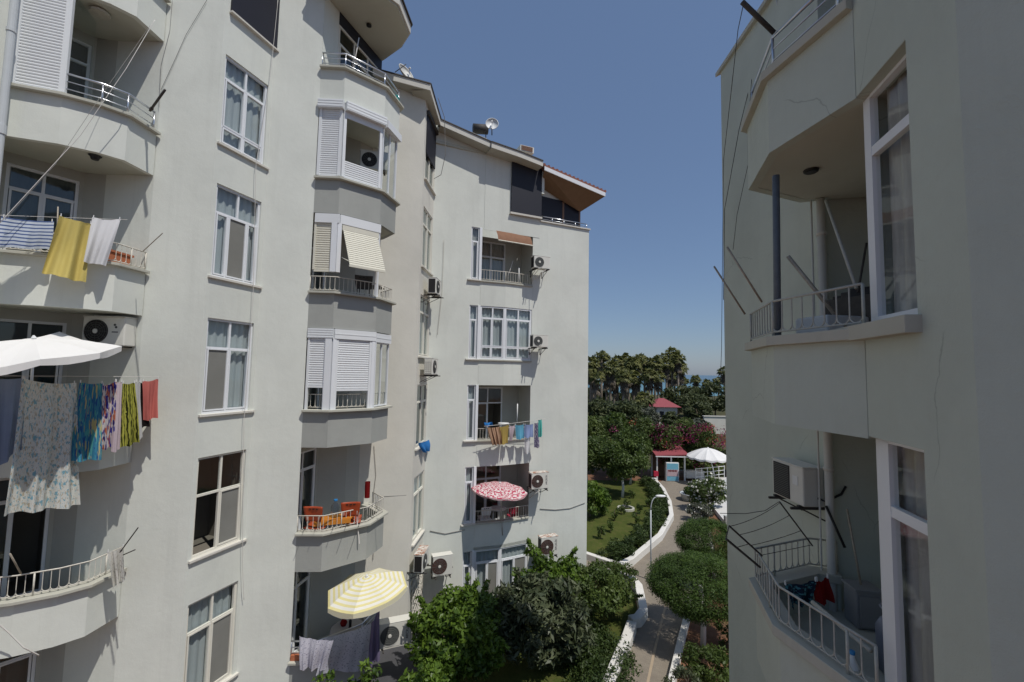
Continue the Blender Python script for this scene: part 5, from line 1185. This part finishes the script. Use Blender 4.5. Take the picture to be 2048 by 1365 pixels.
rod('black hose descending from the air conditioner of the right building', dep(1690, 1096, 5.5), dep(1652, 1012, 5.7), .016, 'black', name='hose', cat='hose')
rod('dark pole sticking out over the top railing of the right building', dep(1548, 66, 4.5), dep(1484, 4, 4.4), .026, 'iron', name='pole', cat='pole')
rod('thick white tube lying along the lower railing of the right building', dep(1625, 1205, 4.55), dep(1742, 1302, 3.85), .022, 'railR')
# drying rack of the lower shaded balcony
rk = thing('drying_rack', 'metal drying rack unfolded over the lower shaded balcony railing', 'drying rack', (2.75, 4.9, -2.1))
A0, A1 = dep(1524, 1112, 5.35), dep(1458, 1052, 5.2); B0, B1 = dep(1625, 1092, 5.8), dep(1559, 1004, 5.6); C0, C1 = dep(1520, 1135, 5.1), dep(1452, 1078, 4.9)
for nm, a, b, r in (('arm', A0, A1, .011), ('arm', B0, B1, .009), ('arm', C0, C1, .013)):
    m = MB(); m.tube([a, b], r, 6); m.build(nm, M['iron'], rk)
for t_ in (.02, .35, .7, .98):
    m = MB(); a, b = A0.lerp(A1, t_), B0.lerp(B1, t_); m.tube([a.lerp(b, i / 10) - V(0, 0, .04 * (i / 10) * (1 - i / 10) * 4 * t_) for i in range(11)], .004, 4); m.build('line', M['iron'], rk)
m = MB(); m.tube([A1, C1], .006, 4); m.tube([C1, C1.lerp(C0, .3), A1.lerp(A0, .6)], .005, 4); m.build('brace', M['iron'], rk)
# cables
cable('cable', 'pair of pale cables slanting across the upper left balconies down to the striped towel', [dep(310, 40, 8.0), dep(252, 138, 7.6), dep(160, 272, 7.3), dep(0, 446, 6.7)], .0055, 'wirew')
cable('cable', 'thinner cable running just above the slanting pair', [dep(300, 52, 8.1), dep(200, 195, 7.6), dep(110, 330, 7.1), dep(10, 440, 6.8)], .0035, 'wire')
cable('cable', 'cable hanging from the roof edge down past the pier windows', [fW.at(556, 0, .1), fW.at(541, 150, .1), fW.at(512, 330, .1), fW.at(506, 600, .1), fW.at(488, 840, .1), fW.at(485, 1120, .1), fW.at(488, 1200, .1)], .006, 'wirew', sag=.02)
cable('cable', 'thin loose wires on the wall left of the pier', [fF.at(345, 0, .03), fF.at(340, 60, .03), fF.at(322, 130, .03), fF.at(318, 215, .03)], .004, 'wire')
cable('cable', 'long dark wire slanting over the wall beside the top window', [fF.at(414, 0, .03), fF.at(372, 70, .03), fF.at(352, 115, .03), fF.at(322, 180, .03)], .004, 'iron')
cable('cable', 'curved wire on the parapet at the lower left edge', [dep(-5, 1246, 7.2), dep(20, 1268, 7.3), dep(48, 1296, 7.4), dep(78, 1311, 7.6)], .010, 'wirew')
cable('cable', 'loose cable arching from the eave to the narrow top window', [dep(876, 196, 13.2), dep(889, 235, 13.6), dep(891, 310, 13.9), dep(882, 350, 14.1), dep(868, 358, 14.3)], .010, 'wire')
cable('cable', 'cable hanging beside the upper corner air conditioner', [fX.at(888, 480, .05), fX.at(886, 540, .05), fX.at(884, 585, .05), fX.at(875, 670, .05)], .006, 'rod')
cable('cable', 'dark wire crossing the far wing wall below the red and white parasol', [fX.at(860, 1062, .02), fX.at(890, 1068, .02), fX.at(930, 1060, .02)], .012, 'wire')
cable('cable', 'sagging wire on the blank wall right of the parasol balcony', [fX.at(1080, 1018, .02), fX.at(1110, 1020, .02), fX.at(1140, 1017, .02), fX.at(1170, 1006, .02)], .012, 'wire')
cable('cable', 'wires dangling on the corner pier behind the orange chair balcony', [fG.at(748, 890, .03), fG.at(752, 950, .03), fG.at(747, 990, .03), fG.at(750, 1060, .03), fG.at(746, 1120, .03)], .007, 'rod')
fQo = fQ
cable('cable', 'leftmost thin cable falling beside the edge of the right building', [dep(1487, 8, 4.4), dep(1476, 60, 5.5), dep(1447, 320, 8.0), dep(1443, 700, 8.3), dep(1440, 780, 8.3)], .005, 'iron')
cable('cable', 'dark cable running down the shaded wall behind the top railing', [dep(1512, 20, 7.5), dep(1500, 170, 7.6), dep(1478, 260, 7.7), dep(1449, 420, 8.0), dep(1447, 600, 8.0)], .006, 'iron')
cable('cable', 'second cable on the shaded wall, ending in a loop', [dep(1506, 120, 7.6), dep(1495, 270, 7.2), dep(1496, 330, 7.1), dep(1474, 430, 7.2), dep(1466, 500, 7.3)], .0045, 'iron')
cable('cable', 'slack wire from the drying rack to the left edge of the shaded building', [dep(1558, 1004, 5.6), dep(1530, 1022, 5.6), dep(1490, 1028, 5.5), dep(1440, 1027, 5.4)], .004, 'iron')
cable('cable', 'wire along the broken edge of the lower right parapet', [V(2.70, 4.48, -3.2), V(2.69, 4.46, -3.45), V(2.70, 4.5, -3.9)], .008, 'iron')
# ================================================================== PARASOLS
def parasol(label, c, R_, h, mat, n=10, tilt=(0, 0), pole_to=None, val=.10, pr_=.018, wob=.0, group=None, seed=1, polem='alu', cat='parasol', scal=0.0):
    """canopy with ribs meeting at the hub, hanging valance, tilted about its hub; tilt = (about x, about y)"""
    c = V(*c); t = thing('parasol', label, cat, (c.x, c.y, (pole_to[2] if pole_to else c.z - 2)), group); r = random.Random(seed)
    Rm = Matrix.Rotation(tilt[0], 3, 'X') @ Matrix.Rotation(tilt[1], 3, 'Y'); m = MB(); nu, nv = n * 4, 12
    wv = [r.uniform(-wob, wob) for _ in range(n)]
    def fn(u, v):
        a = u * 2 * PI; k = u * n; f = k - math.floor(k); i0 = int(math.floor(k)) % n; i1 = (i0 + 1) % n
        pol = math.cos(PI / n) / math.cos((f - .5) * 2 * PI / n); rr = R_ * v * (pol * (1 - scal * math.sin(f * PI)))
        z = h * (1 - v ** 1.6) - .10 * h * math.sin(f * PI) * v + (wv[i0] * (1 - f) + wv[i1] * f) * v * v
        return c + Rm @ V(rr * math.cos(a), rr * math.sin(a), z - h * .3)
    m.grid(fn, nu, nv); cp = m.build('canopy', M[mat], t, smooth=False)
    m = MB()
    def fv(u, v):
        q = fn(u, 1); k = u * n; f = k - math.floor(k); a = u * 2 * PI
        out = Rm @ V(math.cos(a), math.sin(a), 0)
        return q - V(0, 0, val * (1 - v) * (.75 + .25 * math.sin(f * PI))) + out * (.02 * math.sin(f * 4 * PI) * (1 - v))
    m.grid(fv, nu, 2); m.build('valance', M[mat], cp)
    for i in range(n):
        m = MB(); m.tube([fn(i / n, k / 6) - Rm @ V(0, 0, .012) for k in range(7)], .006, 4); m.build('rib', M['alu'], t)
    top = c + Rm @ V(0, 0, h * .75); m = MB(); m.tube([top, V(*pole_to)] if pole_to else [top, c - V(0, 0, 2)], pr_, 8); m.build('pole', M[polem], t, smooth=True)
    m = MB(); m.lathe(top, [(.02, -.01), (.035, .01), (.01, .05)], 10, Rm); m.build('cap', M['whitepl'], t)
    return t
cm('p_yellow', lambda nt: stripes(nt, (0.82, 0.80, 0.72), (0.78, 0.70, 0.34), 8, 'Y', .55, .05), trans=.15)
cm('p_pink', lambda nt: blotches(nt, (0.74, 0.66, 0.64), [(0.42, 0.02, 0.07), (0.52, 0.06, 0.12)], 13, .53, stretch=(3.5, 1, 1)), trans=.15)
parasol('pale yellow and white ringed parasol on the lowest balcony of the middle wing', (-3.42, 11.05, -5.28), .97, .28, 'p_yellow', 8, (R(4), R(-5)), (-3.75, 11.9, -7.2), .13, wob=.03, seed=3)
parasol('red and white flowered parasol on a balcony of the far wing', (-.34, 15.75, -4.12), 1.0, .22, 'p_pink', 10, (R(3), R(4)), (-.2, 16.15, -5.9), .06, wob=.04, seed=4)
parasol('large white parasol tilted over the clothesline at the left edge', dep(70, 692, 6.95), 1.03, .16, 'umbw', 9, (R(14), R(2)), (-7.95, 7.3, -1.4), .12, wob=.15, seed=9, scal=.05)
parasol('big white parasol on the pool terrace', dep(1416, 908, 33.5), 1.55, .62, 'umbw', 12, (0, 0), (15.6, 33.5, GZ + .2), .14, .03, seed=5)
# ================================================================== FURNITURE
def chair(label, p, rz, mat='orange', sc_=1.0, group=None, legs='wirew'):
    t = thing('chair', label, 'chair', (0, 0, 0), group); p = V(*p)
    m = MB(); m.grid(lambda u, v: (-.20 + .40 * u, -.2 + .4 * v, .44 - .02 * math.sin(u * PI) + .015 * math.cos(v * PI)), 8, 8); m.face([(-.2, -.2, .425), (.2, -.2, .425), (.2, -.2, .45), (-.2, -.2, .45)]); s = m.build('seat', M[mat], t, smooth=True); s.modifiers.new('s', 'SOLIDIFY').thickness = .015
    m = MB()
    def bk(u, v):
        x = -.19 + .38 * u; zz = .55 + .30 * v; x *= (1 - .22 * (1 - v) ** 2); return (x, .21 + .05 * v - .03 * math.sin(u * PI), zz)
    m.grid(bk, 8, 8); b = m.build('backrest', M[mat], t, smooth=True); b.modifiers.new('s', 'SOLIDIFY').thickness = .014
    for i in range(3): m = MB(); m.box((-.07 + .07 * i, .235, .80), (.045, .03, .018)); m.build('slot', M['black'], b)
    for sx in (-1, 1):
        m = MB(); m.tube([V(.16 * sx, -.16, .44), V(.20 * sx, -.20, 0)], .012, 6); m.build('leg', M[legs], t)
        m = MB(); m.tube([V(.13 * sx, .225, .66), V(.13 * sx, .19, .46), V(.20 * sx, .24, 0)], .012, 6); m.build('leg', M[legs], t)
    t.location = p; t.rotation_euler = (0, 0, rz); t.scale = (sc_,) * 3; return t
FB4 = ZB(4) - .45
chair('orange plastic chair at the left end of the balcony', (-4.68, 11.02, FB4), R(178), sc_=1.22, group='orange chairs on the middle wing balcony')
chair('orange plastic chair in the middle of the balcony, right of the amber table', (-4.02, 11.42, FB4), R(195), sc_=1.22, group='orange chairs on the middle wing balcony')
t = thing('table', 'low amber slatted table between the two orange chairs', 'table', (-4.3, 11.15, FB4))
for i in range(4): m = MB(); m.box((-4.3, 10.98 + .11 * i, FB4 + .66), (.85, .09, .02), R(22)); m.build('slat', M['amber'], t)
m = MB(); m.box((-4.3, 10.93, FB4 + .60), (.84, .02, .10), R(22)); m.build('apron', M['amber'], t)
for dx, dy in ((-.36, -.16), (.32, .06), (-.38, .2), (.3, .36)): m = MB(); m.tube([V(-4.3 + dx, 11.1 + dy, FB4), V(-4.3 + dx, 11.1 + dy, FB4 + .64)], .018, 6); m.build('leg', M['amber'], t)
def bottle(label, p, col='whitepl', cap='bluepl', h=.3, r=.045):
    p = V(*p); m = MB(); m.lathe(p, [(r, 0), (r, h * .6), (r * .85, h * .68), (r * .35, h * .85), (r * .33, h * .92)], 14); o = m.build('bottle', M[col], smooth=True, origin=p); tag(o, label, 'bottle')
    m = MB(); m.lathe(p + V(0, 0, h * .92), [(r * .42, 0), (r * .42, h * .08)], 12); m.build('cap', M[cap], o); return o
M['clearpl'] = glass_mat('clear_plastic', (.75, .8, .85))
bottle('big clear water bottle standing on the amber table', (-4.33, 11.15, FB4 + .67), 'clearpl', 'bluepl', .42, .11)
bottle('bottle with a bright blue cap behind the lower right railing', (2.98, 3.92, ZR(2) - .22), 'whitepl', 'bluepl', .36, .05)
tag((lambda m: (m.grid(lambda u, v: V(-3.82 + .07 * math.cos(u * 2 * PI), 12.0 + .07 * math.sin(u * 2 * PI), FB4 + .9 + .42 * v), 12, 2), m.build('bag', M['c_red']))[-1])(MB()), 'red bag hanging in the back corner behind the orange chairs', 'bag')
# things in the wing 1 balconies
t = thing('planter', 'orange-brown planter box behind the white railing, under the thin rod', 'planter', (-7.62, 8.3, 1.9))
fpl = Fr((-7.66, 8.02), (-7.62, 8.62)); M['terra'] = plain('terracotta', (0.40, 0.13, 0.06), .8, var=.2)
m = MB(); m.fbox(fpl, .02, .55, -.16, 0, 1.93, 2.12); m.build('box', M['terra'], t); m = MB(); m.fbox(fpl, -.01, .58, -.18, .02, 2.12, 2.16); m.build('rim', M['terra'], t)
tag((lambda m: (m.lathe(V(-7.78, 7.98, 1.9), [(.07, 0), (.09, .1), (.08, .26), (.03, .3), (.025, .36)], 12), m.build('watering_can', M['black']))[-1])(MB()), 'black container beside the orange-brown planter', 'container')
# topmost bay: bucket, turquoise crate
tag((lambda m: (m.lathe(V(-4.9, 10.95, 7.35), [(.10, 0), (.14, .34), (.15, .34), (.15, .37)], 16), m.build('bucket', M['c_pinkw']))[-1])(MB()), 'pale pink bucket in the left corner of the topmost bay', 'bucket')
M['gas0'] = plain('grey_cabinet', (.25, .26, .27), .6)
M['turq'] = plain('turquoise_plastic', (.05, .45, .42), .5)
tag((lambda m: (m.box((-3.52, 12.15, 7.78), (.16, .22, .16)), m.box((-3.52, 12.15, 7.87), (.19, .25, .02)), m.build('crate', M['turq'], bevel=.006))[-1])(MB()), 'turquoise crate behind the right end of the topmost railing', 'crate')
# satellite dishes and the solar tank
def dish(label, p, aim, R_=.42, mat='whitepl', base=None):
    p = V(*p); aim = V(*aim).normalized(); t = thing('satellite_dish', label, 'satellite dish', (p.x, p.y, p.z - .5)); Mx = aim.to_track_quat('Z', 'Y').to_matrix()
    m = MB(); m.lathe(p, [(R_, .12), (R_ * .98, .13), (R_ * .7, .06), (R_ * .35, .015), (.001, 0), (.001, -.01), (R_ * .35, .0), (R_ * .7, .045), (R_, .11)], 26, Mx); m.build('reflector', M[mat], t, smooth=True)
    m = MB(); e = p + Mx @ V(0, 0, R_ * .95); m.tube([p + Mx @ V(0, -R_, .1), e], .012, 5); m.build('arm', M['alu'], t)
    m = MB(); m.tube([e - aim * .05, e + aim * .03], .03, 8); m.build('feed_horn', M['whitepl'], t)
    m = MB(); m.tube([p - aim * .04, p - aim * .12 - V(0, 0, .1), V(p.x, p.y + .1, base if base else p.z - .6)], .02, 6); m.build('mast', M['iron'], t); return t
dish('round white satellite dish on the far roof beside the tank', dep(984, 252, 16.2), (.05, -1, .15), .25, base=dep(984, 252, 16.2).z - .32)
dish('grey satellite dish behind the eave of the middle wing', dep(808, 150, 13.6), (.9, -.6, .5), .30, 'acw', base=8.7)
dish('dull grey satellite dish under the top edge above the shaded railing', dep(1602, -12, 6.6), (-.6, -.8, -.2), .34, 'pipe', base=6.3)
t = thing('water_tank', 'dark horizontal solar water tank left of the round dish', 'water tank', (-1.5, 16.6, 8.5)); a = dep(962, 257, 16.7); m = MB(); m.tube([a - V(.30, .1, .08), a + V(.26, .05, -.02)], .19, 16); m.build('tank', M['iron'], t, smooth=True)
for dx in (-.25, .2): m = MB(); m.tube([a + V(dx, 0, -.2), a + V(dx, 0, -.75)], .02, 6); m.build('leg', M['iron'], t)
a = dep(1050, 293, 17.2); t = thing('roof_vent', 'white framed box on the far roof edge left of the terrace', 'roof vent', (a.x, a.y, a.z - .3)); m = MB(); m.box(a - V(0, 0, .22), (.60, .45, .24), R(23)); m.build('box', M['acw'], t)
m = MB(); [m.box(a + V(.08, -.22, -.29 + .05 * i), (.5, .02, .03), R(23)) for i in range(4)]; m.build('grille', M['rust'], t)
# lowest balcony of the middle wing: table with cloth, bottles, chair
FB5 = ZB(5) - .45; t = thing('table', 'round table under a pale cloth below the yellow parasol', 'table', (-4.0, 11.45, FB5))
m = MB(); m.lathe(V(-4.0, 11.45, FB5), [(.02, .76), (.38, .765), (.40, .755), (.42, .6), (.45, .42), (.43, .41)], 28); m.build('tablecloth', M['c_tablecloth'], t, smooth=True); m = MB(); m.tube([V(-4, 11.45, FB5), V(-4, 11.45, FB5 + .74)], .03, 8); m.build('leg', M['whitepl'], t)
bottle('dark bottle with a red wrapper on the table under the yellow parasol', (-3.92, 11.4, FB5 + .77), 'black', 'c_red', .28, .035)
tag((lambda m: (m.lathe(V(-4.12, 11.5, FB5 + .77), [(.06, 0), (.09, .07), (.05, .15)], 12), m.build('bowl', M['c_red']))[-1])(MB()), 'small red bowl on the table under the yellow parasol', 'bowl')
chair('grey chair behind the round table under the yellow parasol', (-3.55, 11.85, FB5), R(20), 'pipe')
m = MB(); m.fbox(Fr((-5.03, 10.62), (-4.6, 10.64)), .02, .28, -.12, .0, ZB(5), ZB(5) + .12); tag(m.build('planter', M['terra']), 'orange block at the left end of the lowest bay railing', 'planter')
# far wing balcony D: plastic armchair, table, red chair
q = fX.p(sX(-.75), -.35, ZA(4) - .42); chair('white plastic chair under the red and white parasol', q, R(200), 'whitepl', 1.05, legs='whitepl')
q = fX.p(sX(.28), -.35, ZA(4) - .42); M['cherry'] = plain('cherry_plastic', (.42, .02, .05), .5); chair('cherry red chair at the right end of the parasol balcony', q, R(190), 'cherry', .9)
t = thing('table', 'small white table on the red and white parasol balcony', 'table', fX.p(sX(-.25), -.4, ZA(4) - .42)); q = t.location.copy()
m = MB(); m.lathe(q, [(.30, .68), (.32, .70), (.32, .72), (.3, .725)], 20); m.build('tabletop', M['whitepl'], t)
for i in range(4): a_ = PI / 4 + i * PI / 2; m = MB(); m.tube([q + V(.2 * math.cos(a_), .2 * math.sin(a_), .69), q + V(.26 * math.cos(a_), .26 * math.sin(a_), 0)], .015, 5); m.build('leg', M['whitepl'], t)
# balcony C of bay 2 (row 2): dark table and chairs silhouettes
q = V(-4.05, 11.65, ZB(2) - .45); chair('dark metal chair behind the awning shutter', q, R(200), 'iron', 1.2, legs='iron')
t = thing('table', 'dark metal table behind the awning shutter', 'table', (-3.95, 12.0, ZB(2) - .45)); m = MB(); m.box((-3.95, 12.0, ZB(2) + .38), (.6, .5, .03)); m.build('tabletop', M['iron'], t)
for dx, dy in ((-.25, -.2), (.25, -.2), (-.25, .2), (.25, .2)): m = MB(); m.tube([V(-3.95 + dx, 12 + dy, ZB(2) - .45), V(-3.95 + dx, 12 + dy, ZB(2) + .37)], .014, 5); m.build('leg', M['iron'], t)
# right building balcony contents
t = thing('folded_furniture', 'dark folded garden furniture stacked behind the shaded balcony railing', 'furniture', (3.75, 4.7, ZR(1) - .45))
for i in range(4): m = MB(); m.box((3.72 + .05 * i, 4.75 - .08 * i, ZR(1) + .02 + .03 * i), (.06, .55, .9), R(18 + 5 * i)); m.build('folded_frame', M['black' if i % 2 else 'iron'], t, bevel=.01)
t = thing('low_cabinet', 'low grey cabinet in the back corner of the lower shaded balcony', 'cabinet', (4.2, 5.3, ZR(2) - .45)); c = V(4.25, 5.4, ZR(2) - .23)
m = MB(); m.box(c, (.28, .26, .42), R(-8)); m.build('body', M['gas0'], t, bevel=.02); m = MB(); m.box(c + V(0, 0, .225), (.31, .29, .03), R(-8)); m.build('worktop', M['gas0'], t, bevel=.008)
m = MB(); m.box(c + V(-.02, -.14, 0), (.22, .02, .34), R(-8)); m.build('door', M['gas0'], t)
t = thing('gas_cylinder', 'grey-blue gas cylinder beside the window of the lower shaded balcony', 'gas cylinder', (3.9, 4.55, ZR(2) - .45)); p = V(3.9, 4.55, ZR(2) - .45); M['gas'] = plain('gas_blue_grey', (.22, .24, .30), .4, .2)
m = MB(); m.lathe(p, [(.13, 0), (.16, .03), (.16, .42), (.12, .5), (.04, .54)], 22); m.build('body', M['gas'], t, smooth=True)
m = MB(); m.tube([p + V(.11 * math.cos(i * PI / 8), .11 * math.sin(i * PI / 8), .62) for i in range(17)], .012, 6); m.build('handle', M['gas'], t); m = MB(); m.tube([p + V(0, 0, .53), p + V(0, 0, .6)], .02, 8); m.build('valve', M['rod'], t)
t = thing('planter', 'grey box and bric-a-brac behind the shaded balcony railing', 'box', (3.3, 4.5, ZR(1) - .45)); m = MB(); m.box((3.35, 4.55, ZR(1) - .1), (.5, .4, .62), R(10)); m.build('box', M['pipe'], t, bevel=.02)
# ================================================================== GARDEN OBJECTS
def lamp(label, base, H, head_dx, r=.035):
    b = V(*base); t = thing('street_lamp', label, 'street lamp', b, 'garden street lamps')
    m = MB(); m.tube([b, b + V(0, 0, H * .82)], r, 10, r2=r * .7); m.build('post', M['pipe'], t, smooth=True)
    m = MB(); m.tube([b + V(0, 0, .0), b + V(0, 0, .25)], r * 1.7, 10); m.build('base', M['pipe'], t)
    pts = [b + V(head_dx * .42 * (1 - math.cos(k * PI / 2 / 6)) * 1.0, 0, H * .82 + H * .15 * math.sin(k * PI / 2 / 6)) for k in range(7)] + [b + V(head_dx * .6, 0, H * .985)]
    m = MB(); m.tube(pts, r * .6, 8); m.build('arm', M['pipe'], t, smooth=True)
    m = MB(); q = b + V(head_dx * .82, 0, H * .985); m.lathe(q, [(.02, -.22), (.07, -.15), (.09, 0), (.07, .15), (.02, .2)], 14, Matrix.Rotation(PI / 2, 3, 'Y') @ Matrix.Scale(.6, 3, V(1, 0, 0))); m.build('lamp_head', M['whitepl'], t, smooth=True); return t
lamp('curved white street lamp standing on the path', (5.72, 17.95, GZ), 3.35, .5)
lamp('distant street lamp rising from the garden trees on the lawn', (8.6, 33.6, GZ), 3.4, .7)
# kiosk with red roof, drinks cabinet with printed front
k = thing('kiosk', 'small open kiosk with red roof and white posts at the end of the path', 'kiosk', (12.4, 35.0, GZ))
for x, y in ((11.45, 34.4), (12.55, 34.4), (13.6, 34.4), (11.5, 35.8), (13.6, 35.8)): m = MB(); m.box((x, y, GZ + .95), (.10, .10, 1.9)); m.build('post', M['whitepl'], k)
m = MB(); m.hexa([V(11.25, 34.1, GZ + 1.9), V(13.8, 34.1, GZ + 2.0), V(13.8, 36.1, GZ + 2.3), V(11.25, 36.1, GZ + 2.25), V(11.25, 34.1, GZ + 1.98), V(13.8, 34.1, GZ + 2.08), V(13.8, 36.1, GZ + 2.5), V(11.25, 36.1, GZ + 2.45)]); m.build('roof', M['redroof'], k)
m = MB(); m.box((12.5, 35.9, GZ + .9), (2.1, .05, 1.8)); m.build('back_wall', M['brownwood'], k); m = MB(); m.box((12.5, 34.08, GZ + 1.88), (2.5, .05, .07), ); m.build('trim', M['whitepl'], k)
d = thing('drinks_cabinet', 'light blue and pink cabinet with a white frame standing in front of the kiosk', 'cabinet', (12.5, 34.1, GZ)); m = MB(); m.box((12.55, 34.25, GZ + .72), (.98, .35, 1.42)); m.build('body', M['whitepl'], d, bevel=.03)
M['cabb'] = plain('cabinet_light_blue', (.16, .40, .52), .4); M['cabp'] = plain('cabinet_pinkish', (.48, .36, .38), .4)
m = MB(); m.box((12.55, 34.07, GZ + .72), (.88, .012, 1.30)); m.build('front_panel', M['cabb'], d); m = MB(); m.box((12.55, 34.06, GZ + .66), (.86, .012, .50)); m.build('print_band', M['cabp'], d)
m = MB(); [m.box((12.22 + .075 * i, 34.05, GZ + .82), (.05, .008, .10 + .03 * (i % 3))) for i in range(9)]; m.build('lettering', M['c_red'], d)
tag((lambda m: (m.box((11.2, 33.9, GZ + .62), (.34, .2, .36)), m.box((11.2, 33.9, GZ + .22), (.06, .06, .46)), m.build('litter_bin', M['cherry']))[-1])(MB()), 'red litter box on a post at the left of the kiosk', 'litter bin')
tag((lambda m: (m.box((10.9, 33.7, GZ + .14), (.55, .3, .28)), m.box((10.9, 33.7, GZ + .3), (.6, .34, .04)), m.build('bench', M['whitepl']))[-1])(MB()), 'low white block seat at the end of the white kerb', 'bench')
m = MB(); m.box((14.4, 34.6, GZ + .45), (1.4, .5, .5)); m.box((14.4, 34.6, GZ + .73), (1.5, .56, .06)); tag(m.build('counter', M['terrace'], bevel=.03), 'cream counter right of the kiosk', 'counter')
# terrace railing and loungers
t = thing('railing', 'white post railing along the pool terrace behind the parasol pole', 'railing', (15.5, 33, GZ))
for i in range(6): x = 14.0 + i * .55; m = MB(); m.tube([V(x, 33.3 + .25 * i, GZ + .2), V(x, 33.3 + .25 * i, GZ + 1.2)], .03, 6); m.build('post', M['whitepl'], t)
for z in (.55, .85, 1.15): m = MB(); m.tube([V(14, 33.3, GZ + z), V(16.75, 34.55, GZ + z)], .022, 6); m.build('rail', M['whitepl'], t)
for i, (X, Y, lab) in enumerate(((14.2, 29.9, 'white sun lounger nearest the oleander on the pool terrace'), (14.7, 31.4, 'white sun lounger below the big white parasol'))):
    t = thing('sun_lounger', lab, 'sun lounger', (X, Y, GZ + .2), 'sun loungers on the pool terrace'); m = MB(); m.box((X, Y, GZ + .5), (1.3, .55, .05), R(15)); m.build('seat', M['pipe'], t)
    m = MB(); m.box((X + .78, Y + .2, GZ + .66), (.55, .55, .05), M=Matrix.Rotation(R(15), 3, 'Z') @ Matrix.Rotation(R(-40), 3, 'Y')); m.build('backrest', M['whitepl'], t)
    for dx in (-.5, .5):
        for dy in (-.2, .2): m = MB(); m.tube([V(X + dx, Y + dy, GZ + .2), V(X + dx, Y + dy, GZ + .49)], .02, 5); m.build('leg', M['whitepl'], t)
m = MB(); m.lathe(V(11.9, 29.2, GZ), [(.5, 0), (.62, .42), (.68, .45), (.6, .45), (.5, .4)], 20); o = m.build('round_planter', M['pipe'], smooth=True); tag(o, 'round blue-grey planter bowl at the edge of the path', 'planter'); leaves('plant', [(11.9, 29.2, GZ + .6)], (.45, .45, .3), 700, .08, LM['shrub'], o, seed=91)
m = MB(); m.strip([(7.1 + .45 * math.cos(-i * PI / 8), 27.0 + .45 * math.sin(-i * PI / 8)) for i in range(17)], .06, .06, GZ, GZ + .12); tag(m.build('flower_bed_ring', M['coping']), 'round stone ring in the lawn', 'flower bed ring')
# red roofed house, pale wall and sheds beyond the road
h_ = thing('house', 'small house with a red hipped roof among the palms', 'house', (24.5, 70, GZ)); X0, X1, Y0, Y1, zt = 22.6, 26.2, 69, 73, GZ + 3.1
m = MB(); fA = Fr((X0, Y0), (X1, Y0)); wall(m, fA, 0, fA.L, GZ, zt, [(.8, 1.5, GZ + 1.4, GZ + 2.4, .1)]); fA2 = Fr((X0, Y1), (X0, Y0)); wall(m, fA2, 0, fA2.L, GZ, zt); fA3 = Fr((X1, Y0), (X1, Y1)); wall(m, fA3, 0, fA3.L, GZ, zt); m.build('wall', M['wallwarm'], h_)
m = MB(); m.fbox(fA, .8, 1.5, -.14, -.1, GZ + 1.4, GZ + 2.4); m.build('window', M['screen'], h_)
m = MB(); e = .5; A_, B_, C_, D_ = V(X0 - e, Y0 - e, zt), V(X1 + e, Y0 - e, zt), V(X1 + e, Y1 + e, zt), V(X0 - e, Y1 + e, zt); r1, r2 = V(X0 + 1.4, (Y0 + Y1) / 2, zt + 1.25), V(X1 - 1.4, (Y0 + Y1) / 2, zt + 1.25)
for q in ((A_, B_, r2, r1), (B_, C_, r2), (C_, D_, r1, r2), (D_, A_, r1), (A_, D_, C_, B_)): m.face(q)
m.build('roof', M['redroof'], h_)
w_ = thing('garden_wall', 'pale long wall with a coping beyond the road at the right edge', 'wall', (30, 62, GZ)); m = MB(); m.box((30.0, 62, GZ + 1.2), (5.5, .3, 2.4)); m.build('wall', M['wallwarm'], w_); m = MB(); m.box((30.0, 62, GZ + 2.45), (5.7, .5, .1)); m.build('coping', M['sill'], w_)
w_ = thing('garden_wall', 'low dark grey roadside wall behind the flower hedge on the left', 'wall', (15, 58, GZ)); m = MB(); m.box((14, 56, GZ + .55), (19, .3, 1.1)); m.build('wall', M['grey'], w_); m = MB(); m.box((14, 56, GZ + 1.13), (19.1, .4, .06)); m.build('coping', M['grey'], w_)
